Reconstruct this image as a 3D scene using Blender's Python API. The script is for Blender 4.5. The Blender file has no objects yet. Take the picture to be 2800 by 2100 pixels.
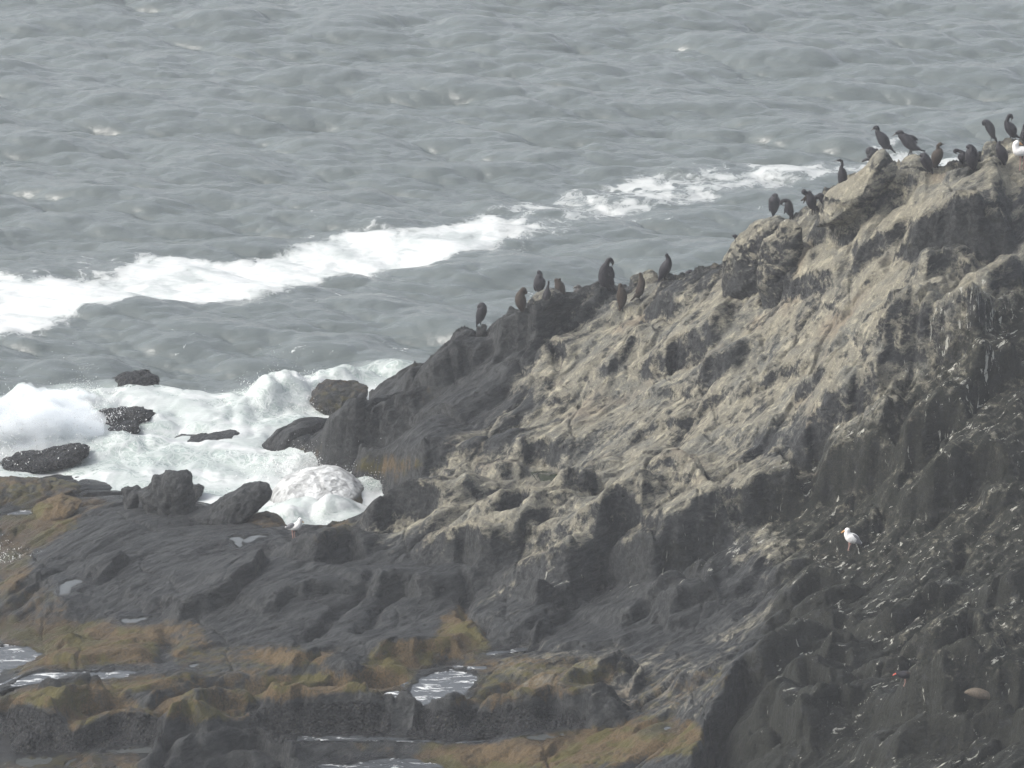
import bpy, math, random
import numpy as np
from mathutils import Vector
from mathutils.bvhtree import BVHTree
rng = np.random.default_rng(7)
random.seed(7)
sc = bpy.context.scene
col = sc.collection

# ------------------------------------------------------------------ camera
CH, PITCH, HFOV = 40.0, math.radians(17.0), math.radians(10.0)
FP = 1400 / math.tan(HFOV / 2)                 # focal length in pixels of a 2800 wide picture
cam = bpy.data.cameras.new("camera"); cam.sensor_width = 36; cam.lens = 18 / math.tan(HFOV / 2)
cam.clip_start = 1; cam.clip_end = 9000
co = bpy.data.objects.new("camera", cam); col.objects.link(co)
co.location = (0, 0, CH); co.rotation_euler = (math.pi / 2 - PITCH, 0, 0); sc.camera = co

# ------------------------------------------------------------------ light
SUN_EL, SUN_AZ = math.radians(42), math.radians(-100)      # azimuth from +Y (out to sea), negative = to the west/left
w = bpy.data.worlds.new("World"); sc.world = w; w.use_nodes = True
nt = w.node_tree; nt.nodes.clear()
sky = nt.nodes.new('ShaderNodeTexSky'); sky.sky_type = 'NISHITA'; sky.sun_disc = False
sky.sun_elevation = SUN_EL; sky.sun_rotation = SUN_AZ
sky.air_density = 1.0; sky.dust_density = 6.0; sky.ozone_density = 1.0
hs = nt.nodes.new('ShaderNodeHueSaturation'); hs.inputs['Saturation'].default_value = 0.42
bg = nt.nodes.new('ShaderNodeBackground'); bg.inputs['Strength'].default_value = 0.15
wo = nt.nodes.new('ShaderNodeOutputWorld')
nt.links.new(sky.outputs[0], hs.inputs['Color']); nt.links.new(hs.outputs[0], bg.inputs[0]); nt.links.new(bg.outputs[0], wo.inputs[0])
sl = bpy.data.lights.new("sun", 'SUN'); sl.energy = 0.6; sl.angle = math.radians(40); sl.color = (1.0, 0.96, 0.9)
so = bpy.data.objects.new("sun", sl); col.objects.link(so)
sd = Vector((math.sin(SUN_AZ) * math.cos(SUN_EL), math.cos(SUN_AZ) * math.cos(SUN_EL), math.sin(SUN_EL)))
so.rotation_euler = sd.to_track_quat('Z', 'Y').to_euler()
sc.view_settings.view_transform = 'Standard'; sc.view_settings.look = 'None'
sc.view_settings.exposure = 1.12; sc.view_settings.gamma = 1
HAZE = 0.0006
sc.cycles.use_denoising = True; sc.cycles.volume_bounces = 5

# ------------------------------------------------------------------ pixel <-> world helpers
SP, CP = math.sin(PITCH), math.cos(PITCH)
def ray(u, v):
    a = (np.asarray(u, float) - 1400) / FP; b = (np.asarray(v, float) - 1050) / FP
    return a, CP - b * SP, -SP - b * CP
def at_z(u, v, z):
    dx, dy, dz = ray(u, v); t = (z - CH) / dz
    return dx * t, dy * t
def at_y(u, v, y):
    dx, dy, dz = ray(u, v); t = y / dy
    return dx * t, CH + dz * t
def project(x, y, z):
    zz = z - CH; dep = y * CP - zz * SP; up = y * SP + zz * CP
    return 1400 + FP * x / dep, 1050 - FP * up / dep
ORG = {'A': (2000, 260, .36166), 'B': (1200, 640, .36166), 'C': (2000, 860, .36166), 'D': (2000, 1460, .36166),
       'E': (1200, 1240, .36166), 'F': (0, 940, .36166), 'G': (700, 940, .36166), 'H': (0, 1500, .36166),
       'I': (700, 1500, .36166), 'J': (1300, 1500, .36166), 'K': (0, 0, .63291), 'T': (0, 0, 1.26582),
       'P1': (2340, 320, .14467), 'P2': (2600, 290, .090416), 'P3': (2060, 420, .126582), 'P4': (1620, 670, .126582),
       'P5': (1280, 700, .162749), 'P6': (2260, 1420, .072333), 'P7': (2400, 1800, .162749), 'P8': (740, 1390, .072333), 'S': (0, 0, 1)}
def Z(k, pts):
    ox, oy, s = ORG[k]
    return np.array([[ox + p[0] * s, oy + p[1] * s] for p in pts], float)

# ------------------------------------------------------------------ numpy noise
PERM = rng.permutation(1024).astype(np.int64); PERM = np.concatenate([PERM, PERM, PERM])
G3 = rng.normal(size=(1024, 3)); G3 /= np.linalg.norm(G3, axis=1)[:, None]
def noise3(x, y, z):
    x, y, z = np.broadcast_arrays(x, y, z)
    xi = np.floor(x).astype(np.int64); yi = np.floor(y).astype(np.int64); zi = np.floor(z).astype(np.int64)
    xf = x - xi; yf = y - yi; zf = z - zi
    xi &= 1023; yi &= 1023; zi &= 1023
    fu = xf * xf * xf * (xf * (xf * 6 - 15) + 10); fv = yf * yf * yf * (yf * (yf * 6 - 15) + 10); fw = zf * zf * zf * (zf * (zf * 6 - 15) + 10)
    out = 0
    for dx in (0, 1):
        for dy in (0, 1):
            for dz in (0, 1):
                g = G3[PERM[PERM[PERM[(xi + dx) & 1023] + ((yi + dy) & 1023)] + ((zi + dz) & 1023)]]
                d = g[..., 0] * (xf - dx) + g[..., 1] * (yf - dy) + g[..., 2] * (zf - dz)
                out = out + d * (fu if dx else 1 - fu) * (fv if dy else 1 - fv) * (fw if dz else 1 - fw)
    return out * 1.5
def fbm(x, y, z, o=4, g=.5, bil=False):
    s = 0; a = 1; f = 1
    for i in range(o):
        n = noise3(x * f + 17.3 * i, y * f - 9.1 * i, z * f + 3.7 * i)
        s = s + a * ((np.abs(n) * 2 - .55) if bil else n); a *= g; f *= 2.03
    return s
def sst(a, b, x):
    t = np.clip((x - a) / (b - a), 0, 1); return t * t * (3 - 2 * t)

# ------------------------------------------------------------------ object helpers
def mesh_obj(name, V, F, mats, parent=None, smooth=True, attrs=None):
    me = bpy.data.meshes.new(name)
    V = np.asarray(V, np.float32)
    if isinstance(F, np.ndarray):
        k = F.shape[1]
        me.vertices.add(len(V)); me.vertices.foreach_set("co", V.ravel())
        me.loops.add(F.size); me.loops.foreach_set("vertex_index", F.astype(np.int32).ravel())
        me.polygons.add(len(F)); me.polygons.foreach_set("loop_start", np.arange(0, F.size, k, dtype=np.int32))
        me.polygons.foreach_set("loop_total", np.full(len(F), k, np.int32)); me.update(calc_edges=True)
    else:
        me.from_pydata([tuple(map(float, v)) for v in V], [], F); me.update()
    for m in (mats if isinstance(mats, (list, tuple)) else [mats]): me.materials.append(m)
    if smooth: me.polygons.foreach_set("use_smooth", np.ones(len(me.polygons), bool))
    for an, av in (attrs or {}).items():
        a = me.attributes.new(an, 'FLOAT', 'POINT'); a.data.foreach_set("value", np.asarray(av, np.float32))
    o = bpy.data.objects.new(name, me); col.objects.link(o)
    if parent: o.parent = parent
    return o
def grid_faces(nx, ny):
    i = np.arange(nx * ny).reshape(ny, nx)
    return np.stack([i[:-1, :-1], i[:-1, 1:], i[1:, 1:], i[1:, :-1]], -1).reshape(-1, 4)
def tag(o, label=None, cat=None, group=None, kind=None):
    if label: o['label'] = label
    if cat: o['category'] = cat
    if group: o['group'] = group
    if kind: o['kind'] = kind
    return o
def raster(polys, blur=6, sc_=4):
    """soft mask over the picture's footprint (lookup table used to say where on the rock a growth or stain lies)"""
    Wd, Hd = 2800 // sc_ + 100, 2100 // sc_ + 100
    m = np.zeros((Hd, Wd)); yy, xx = np.mgrid[0:Hd, 0:Wd]; xx = xx - 50 + .5; yy = yy - 50 + .5
    for val, P in polys:
        P = P / sc_; ins = np.zeros((Hd, Wd), bool)
        for i in range(len(P)):
            x1, y1 = P[i]; x2, y2 = P[(i + 1) % len(P)]
            if y1 == y2: continue
            c = ((y1 > yy) != (y2 > yy)) & (xx < (x2 - x1) * (yy - y1) / (y2 - y1) + x1)
            ins ^= c
        m = np.where(ins, val, m)
    b = max(1, int(blur / sc_))
    for _ in range(2):
        k = np.ones(2 * b + 1) / (2 * b + 1)
        m = np.apply_along_axis(lambda r: np.convolve(np.pad(r, b, 'edge'), k, 'valid'), 0, m)
        m = np.apply_along_axis(lambda r: np.convolve(np.pad(r, b, 'edge'), k, 'valid'), 1, m)
    return (m, sc_)
def look(ms, u, v):
    m, s = ms; x = np.clip(u / s + 50 - .5, 0, m.shape[1] - 1.001); y = np.clip(v / s + 50 - .5, 0, m.shape[0] - 1.001)
    xi = x.astype(int); yi = y.astype(int); fx = x - xi; fy = y - yi
    return (m[yi, xi] * (1 - fx) * (1 - fy) + m[yi, xi + 1] * fx * (1 - fy) + m[yi + 1, xi] * (1 - fx) * fy + m[yi + 1, xi + 1] * fx * fy)

# ------------------------------------------------------------------ material helpers
class NT:
    def __init__(s, name):
        s.m = bpy.data.materials.new(name); s.m.use_nodes = True; s.t = s.m.node_tree; s.t.nodes.clear()
        s.out = s.n('ShaderNodeOutputMaterial'); s.p = s.n('ShaderNodeBsdfPrincipled'); s.l(s.p.outputs[0], s.out.inputs[0])
        s.co = s.n('ShaderNodeTexCoord').outputs['Object']
    def n(s, t): return s.t.nodes.new(t)
    def l(s, a, b): s.t.links.new(a, b)
    def inp(s, sock, v):
        if hasattr(v, 'is_output'): s.l(v, sock)
        elif v is not None: sock.default_value = v
    def attr(s, n): a = s.n('ShaderNodeAttribute'); a.attribute_name = n; return a.outputs['Fac']
    def map(s, scale, rot=(0, 0, 0), loc=(0, 0, 0), vec=None):
        m = s.n('ShaderNodeMapping'); s.l(vec or s.co, m.inputs[0]); m.inputs['Scale'].default_value = scale
        m.inputs['Rotation'].default_value = rot; m.inputs['Location'].default_value = loc; return m.outputs[0]
    def noise(s, vec, scale, detail=5, rough=.55, dist=0):
        m = s.n('ShaderNodeTexNoise'); s.l(vec, m.inputs['Vector']); m.inputs['Scale'].default_value = scale
        m.inputs['Detail'].default_value = detail; m.inputs['Roughness'].default_value = rough; m.inputs['Distortion'].default_value = dist
        return m.outputs['Fac']
    def vor(s, vec, scale, feat='F1', rnd=1):
        m = s.n('ShaderNodeTexVoronoi'); m.feature = feat; s.l(vec, m.inputs['Vector']); m.inputs['Scale'].default_value = scale
        m.inputs['Randomness'].default_value = rnd; return m.outputs['Distance']
    def math(s, op, a, b=None, c=None, clamp=False):
        m = s.n('ShaderNodeMath'); m.operation = op; m.use_clamp = clamp
        s.inp(m.inputs[0], a); s.inp(m.inputs[1], b)
        if c is not None: s.inp(m.inputs[2], c)
        return m.outputs[0]
    def ss(s, x, a, b, lo=0., hi=1.):
        m = s.n('ShaderNodeMapRange'); m.interpolation_type = 'SMOOTHSTEP'; s.inp(m.inputs[0], x)
        s.inp(m.inputs[1], a); s.inp(m.inputs[2], b); m.inputs[3].default_value = lo; m.inputs[4].default_value = hi; return m.outputs[0]
    def mix(s, f, a, b):
        m = s.n('ShaderNodeMix'); m.data_type = 'RGBA'; s.inp(m.inputs[0], f)
        for k, v in ((6, a), (7, b)):
            s.inp(m.inputs[k], v if hasattr(v, 'is_output') else (*v, 1) if len(v) == 3 else v)
        return m.outputs[2]
    def bump(s, h, dist, strength=1., nrm=None):
        m = s.n('ShaderNodeBump'); s.l(h, m.inputs['Height']); m.inputs['Distance'].default_value = dist; m.inputs['Strength'].default_value = strength
        if nrm: s.l(nrm, m.inputs['Normal'])
        return m.outputs[0]
    def normz(s):
        g = s.n('ShaderNodeNewGeometry'); x = s.n('ShaderNodeSeparateXYZ'); s.l(g.outputs['Normal'], x.inputs[0]); return x.outputs[2]
def simple(name, c, rough=.6, noise_amt=.15, scale=30, spec=.4):
    t = NT(name); n = t.noise(t.co, scale, 4)
    t.l(t.mix(n, [v * (1 - noise_amt) for v in c], [min(1, v * (1 + noise_amt)) for v in c]), t.p.inputs['Base Color'])
    t.p.inputs['Roughness'].default_value = rough; t.p.inputs['Specular IOR Level'].default_value = spec
    t.l(t.bump(n, .004, .6), t.p.inputs['Normal']); return t.m

def rock_material(name, wet_rough=.62):
    """masks: guano (pale droppings-bleached stone), moss (orange-brown algae), olive, mussel (black shell crust), streak (white splashes)"""
    t = NT(name)
    STR = (0, 0, math.radians(-50))
    rv = t.map((1, 1, 1), STR)                            # x now runs along the beds
    sv = t.map((.24, 1.0, 1.0), vec=rv)
    n1 = t.noise(t.co, .9, 6, .6); n2 = t.noise(t.co, 5, 8, .65); n3 = t.noise(sv, 9, 8, .7, .6); n4 = t.noise(t.co, 26, 5, .7)
    # dark stone
    c = t.mix(t.ss(n1, .35, .68), (.0085, .010, .0115), (.022, .0245, .026))
    c = t.mix(t.ss(n3, .42, .62), c, (.046, .049, .050))
    c = t.mix(t.ss(n2, .56, .75, 0, .65), c, (.006, .007, .009))
    c = t.mix(t.ss(n4, .60, .72, 0, .6), c, (.075, .078, .078))
    c = t.mix(t.ss(n4, .40, .30, 0, .7), c, (.006, .007, .008))
    # guano-bleached stone
    g = t.attr('guano')
    gm = t.math('ADD', g, t.math('MULTIPLY', t.math('SUBTRACT', n2, .5), 1.1))
    gm = t.math('ADD', gm, t.math('MULTIPLY', t.math('SUBTRACT', n3, .5), 1.6))
    gm = t.math('ADD', gm, t.math('MULTIPLY', t.math('SUBTRACT', t.noise(sv, 1.6, 5, .6, .8), .5), 2.0))
    nz = t.normz()
    gm = t.math('ADD', gm, t.ss(nz, .15, .65, -.45, .12))
    gm = t.ss(gm, .30, .78)
    gm = t.math('MULTIPLY', gm, t.ss(g, .02, .2))
    tan = t.mix(t.ss(n1, .4, .66), (.175, .166, .130), (.112, .115, .103))
    n6 = t.noise(sv, 5.5, 6, .7, .4)
    tan = t.mix(t.ss(n6, .50, .66, 0, .8), tan, (.34, .32, .24))
    tan = t.mix(t.ss(n6, .44, .34, 0, .45), tan, (.075, .078, .074))
    tan = t.mix(t.ss(n4, .5, .7, 0, .6), tan, (.35, .33, .26))
    tan = t.mix(t.ss(n4, .42, .3, 0, .6), tan, (.06, .06, .055))
    tan = t.mix(t.ss(t.noise(t.co, .55, 3), .58, .72, 0, .5), tan, (.215, .172, .122))
    c = t.mix(gm, c, tan)
    # green-grey lichen on damp steep stone in the dark part
    gr = t.attr('olive')
    om = t.ss(t.math('ADD', gr, t.math('MULTIPLY', t.math('SUBTRACT', n2, .5), 1.6)), .35, .75)
    c = t.mix(t.math('MULTIPLY', om, t.ss(gr, .02, .2)), c, t.mix(t.ss(n4, .4, .65), (.007, .009, .0075), (.021, .0215, .0155)))
    # orange-brown algae
    mo = t.attr('moss')
    mm = t.ss(t.math('ADD', mo, t.math('MULTIPLY', t.math('SUBTRACT', n2, .5), 1.5)), .28, .8)
    mm = t.math('MULTIPLY', mm, t.ss(mo, .02, .2))
    mc = t.mix(t.ss(n4, .38, .62), (.052, .037, .018), (.112, .078, .038))
    mc = t.mix(t.ss(t.noise(t.co, 1.3, 5, .6), .48, .58, 0, .8), mc, t.mix(n4, (.048, .046, .012), (.085, .078, .022)))
    c = t.mix(mm, c, mc)
    # mussel crust: black shells
    mu = t.attr('mussel')
    shell = t.vor(t.co, 16)
    um = t.math('MULTIPLY', t.ss(t.math('ADD', mu, t.math('MULTIPLY', t.math('SUBTRACT', n2, .5), .9)), .35, .6), t.ss(mu, .02, .2))
    uc = t.mix(t.ss(shell, .15, .6), (.028, .030, .033), (.008, .009, .011))
    uc = t.mix(t.ss(t.noise(t.co, 30, 2, .5), .66, .72, 0, .8), uc, (.12, .112, .06))
    c = t.mix(um, c, uc)
    # dark pits eaten into the stone
    pit = t.attr('pit')
    pv = t.vor(t.map((.55, 1, 1), vec=rv), 4.6)
    pm = t.math('MULTIPLY', t.ss(t.math('ADD', pv, t.math('MULTIPLY', t.math('SUBTRACT', n2, .5), .9)), .27, .13), pit)
    c = t.mix(t.math('MULTIPLY', pm, .7), c, (.028, .030, .034))
    # white splashes: along the beds on tops, running downhill on steep faces
    st = t.attr('streak')
    sA = t.noise(t.map((.2, 1.0, 1.0), loc=(3, 1, 0), vec=rv), 9, 6, .72, .5)
    sB = t.math('SUBTRACT', t.noise(t.map((4.0, 2.0, .9)), 1.7, 7, .72, .9), .035)
    sm = t.mix(t.ss(nz, .45, .75), sB, sA)
    thr = t.math('SUBTRACT', .76, t.math('MULTIPLY', st, .26))
    wm = t.ss(t.math('SUBTRACT', sm, thr), .0, .035)
    wm = t.math('MULTIPLY', wm, t.ss(st, .02, .15))
    c = t.mix(t.math('MULTIPLY', wm, .9), c, t.mix(n4, (.34, .34, .29), (.48, .485, .44)))
    # a sheet of white water sliding over the stone
    wa = t.attr('wash')
    ws = t.ss(t.noise(t.map((2.2, 2.2, .45), (0, .5, 0)), 1.7, 7, .6, .9), .36, .60, .5, 1.)
    c = t.mix(t.math('MULTIPLY', wa, ws), c, (.60, .62, .62))
    wt = t.attr('wet')
    c = t.mix(t.math('MULTIPLY', wt, .6), c, t.mix(.75, c, (.004, .005, .006)))
    t.l(c, t.p.inputs['Base Color'])
    r = t.ss(gm, 0, 1, wet_rough, .9); r = t.math('SUBTRACT', r, t.math('MULTIPLY', wt, .36)); t.l(r, t.p.inputs['Roughness'])
    t.p.inputs['Specular IOR Level'].default_value = .16
    b = t.bump(t.noise(sv, 4.5, 9, .68, .5), .16, 1.)
    b = t.bump(n2, .08, .9, b)
    b = t.bump(t.math('MULTIPLY', pm, -1), .05, 1., b)
    b = t.bump(t.math('MULTIPLY', t.math('MULTIPLY', shell, -1), um), .06, 1., b)
    b = t.bump(n4, .012, .8, b)
    t.l(b, t.p.inputs['Normal'])
    return t.m
M_ROCK = rock_material('weathered_rock')

# ------------------------------------------------------------------ terrain : base surface through control points
SEA = [0]
CPT = []   # world x,y,z
def cz(k, pts):
    for (a, b, z) in pts:
        (u, v), = Z(k, [(a, b)]); x, y = at_z(u, v, z); CPT.append((float(x), float(y), z))
def cy(k, pts):
    for (a, b, y) in pts:
        (u, v), = Z(k, [(a, b)]); x, z = at_y(u, v, y); CPT.append((float(x), y, float(z)))
# skyline of the headland
SKY = np.concatenate([Z('G', [(860, 300), (880, 290), (1060, 250), (1090, 215), (1160, 170), (1270, 152), (1370, 60)]),
    Z('B', [(0, 880), (70, 830), (130, 760), (200, 740), (280, 770), (370, 760), (400, 690), (440, 645), (590, 575), (670, 530), (740, 500), (830, 470), (960, 462), (1040, 447), (1150, 408), (1240, 378), (1330, 400),
                (1435, 402), (1560, 372), (1740, 338), (1840, 325), (1930, 292), (2030, 268), (2150, 240)]),
    Z('A', [(60, 1230), (200, 1150), (350, 1050), (490, 930), (600, 845), (700, 745), (800, 692), (870, 645), (1000, 600), (1150, 560), (1260, 545), (1380, 540), (1500, 562), (1590, 575), (1650, 552), (1780, 530), (1900, 482), (2060, 400), (2212, 360)])])
CREST_Y = 129.0
SX, SZ = at_y(SKY[:, 0], SKY[:, 1], CREST_Y)
for i in range(0, len(SX), 4): CPT.append((float(SX[i]), CREST_Y, float(SZ[i])))
cz('S', [(989, 1095, 0), (950, 1142, .1), (841, 1177, .25), (785, 1222, .1), (790, 1291, -.1), (902, 1258, .1), (1022, 1334, -.05), (1051, 1363, .0),
         (997, 1461, .15), (900, 1220, .7), (1050, 1180, .8), (1200, 1150, 1.4), (1000, 1240, .75), (1150, 1240, 1.1), (1120, 1330, .9), (1100, 1400, 1.0),
         (1300, 1000, 2.2), (1500, 1000, 2.6), (1800, 1000, 3.0), (2100, 1000, 3.9), (2400, 1000, 4.7), (2750, 1000, 5.2),
         (1400, 1180, 1.7), (1700, 1180, 2.3), (2000, 1180, 2.9), (2300, 1180, 3.6), (2700, 1200, 4.3),
         (1300, 1350, 1.2), (1500, 1330, 1.35), (1700, 1400, 1.6), (2000, 1380, 2.3), (2300, 1400, 2.6), (2700, 1450, 3.2),
         (1100, 1500, .7), (1350, 1520, .9), (1600, 1560, 1.0), (1900, 1600, 1.4), (2200, 1600, 1.8), (2600, 1650, 2.7),
         (60, 1330, 0.25), (200, 1400, .3), (350, 1400, .7), (560, 1440, .7), (700, 1420, .2), (820, 1450, .4), (950, 1480, .3),
         (100, 1500, .25), (300, 1550, .7), (600, 1550, .9), (850, 1600, .9), (1100, 1650, .7), (1400, 1700, .7), (1700, 1720, .8), (2000, 1750, 1.1),
         (60, 1650, .25), (300, 1700, .4), (600, 1750, .6), (900, 1800, .45), (1200, 1830, .35), (1500, 1850, .6), (1800, 1850, .8),
         (60, 1850, .1), (150, 1900, .35), (450, 1930, .45), (800, 1960, .3), (1100, 1960, .2), (1500, 1960, .5), (1800, 1950, .6),
         (100, 2060, .1), (400, 2080, .15), (1000, 2050, .15), (1500, 2080, .4), (1850, 2080, .5),
         (2150, 1830, 1.9), (2400, 1800, 2.2), (2700, 1850, 2.9), (2100, 1980, 1.8), (2400, 2000, 2.1), (2700, 2050, 2.8), (2000, 2100, 1.3),
         # sea bed in front of and between the rocks
         (0, 1230, -1.2), (300, 1240, -1.2), (600, 1220, -1.2), (620, 1330, -.7), (850, 1350, -.6), (900, 1400, -.5), (500, 1120, -1.6), (0, 1060, -1.8), (0, 800, -2.5), (700, 850, -3), (0, 500, -3)])
CPT += [(-13, 80, .2), (0, 80, .4), (6, 88, 1.8), (13, 85, 2.5), (14, 100, 3.0), (14, 115, 4.5), (14, 129, 6.2)]
# drop behind the crest
CPT += [(x, CREST_Y + 5, -2.5) for x in (-2, 2, 6, 10, 14)] + [(-13, 128, -2.5), (-8, 131, -2.5)]
CP_ = np.array(CPT)
def tps_fit(P, z, lam=.02):
    n = len(P); d2 = ((P[:, None] - P[None]) ** 2).sum(-1); K = .5 * d2 * np.log(d2 + 1e-9) + lam * np.eye(n) * 10
    A = np.zeros((n + 3, n + 3)); A[:n, :n] = K; A[:n, n] = 1; A[:n, n + 1:] = P; A[n, :n] = 1; A[n + 1:, :n] = P.T
    return np.linalg.solve(A, np.concatenate([z, [0, 0, 0]]))
CS = np.array([1.0, .6])                      # the beds run away from us: soften along y
TW = tps_fit(CP_[:, :2] * CS, CP_[:, 2])
def base(x, y):
    P = CP_[:, :2] * CS; x = np.asarray(x, float) * CS[0]; y = np.asarray(y, float) * CS[1]
    out = TW[-3] + TW[-2] * x + TW[-1] * y
    for i in range(len(P)):
        d2 = (x - P[i, 0]) ** 2 + (y - P[i, 1]) ** 2; out = out + TW[i] * .5 * d2 * np.log(d2 + 1e-9)
    return out

def axis(lo, hi, step, lo2, hi2, gr=1.12):
    c = list(np.arange(lo, hi + 1e-6, step)); s = step
    while c[-1] < hi2: s *= gr; c.append(c[-1] + s)
    s = step; a = []
    x = lo
    while x > lo2: s *= gr; x -= s; a.append(x)
    return np.array(a[::-1] + c)
gx = axis(-12.2, 12.6, .036, -40, 60); gy = axis(97.0, 130.6, .044, 40, 140)
X, Y = np.meshgrid(gx, gy)
print("terrain grid", X.shape)
Bz = base(X, Y)
far = np.clip(np.maximum(np.abs(X) - 14, 90 - Y) / 10, 0, 1)
Bz = Bz * (1 - far) + far * np.where(X > 0, 3., -1.5)
# the skyline keeps its traced height; the rock falls away behind it
zc = np.interp(gx, SX, SZ, left=-.8, right=SZ[-1] + .3)
cyl = CREST_Y - .25 + .35 * np.interp(gx, np.linspace(-14, 16, 40), rng.uniform(-1, 1, 40))
zc = zc + (CREST_Y - cyl) * (CH - zc) / CREST_Y
jc = np.clip(np.searchsorted(gy, cyl), 0, len(gy) - 1)
dl = zc - Bz[jc, np.arange(len(gx))]
Bz = Bz + dl[None] * np.where(Y <= cyl[None], np.exp(-((cyl[None] - Y) / 2.2) ** 2), 1) * sst(SX[0] - .2, SX[0] + .6, X)
# domain warp so that traced edges come out ragged
wx = X + .16 * noise3(X * 1.1, Y * .7, 0.3) + .05 * noise3(X * 4, Y * 3, 5.3)
wy = Y + .35 * noise3(X * .9, Y * .6, 9.3) + .12 * noise3(X * 3.5, Y * 2.5, 2.3)
ADD = np.zeros_like(Bz)

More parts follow.
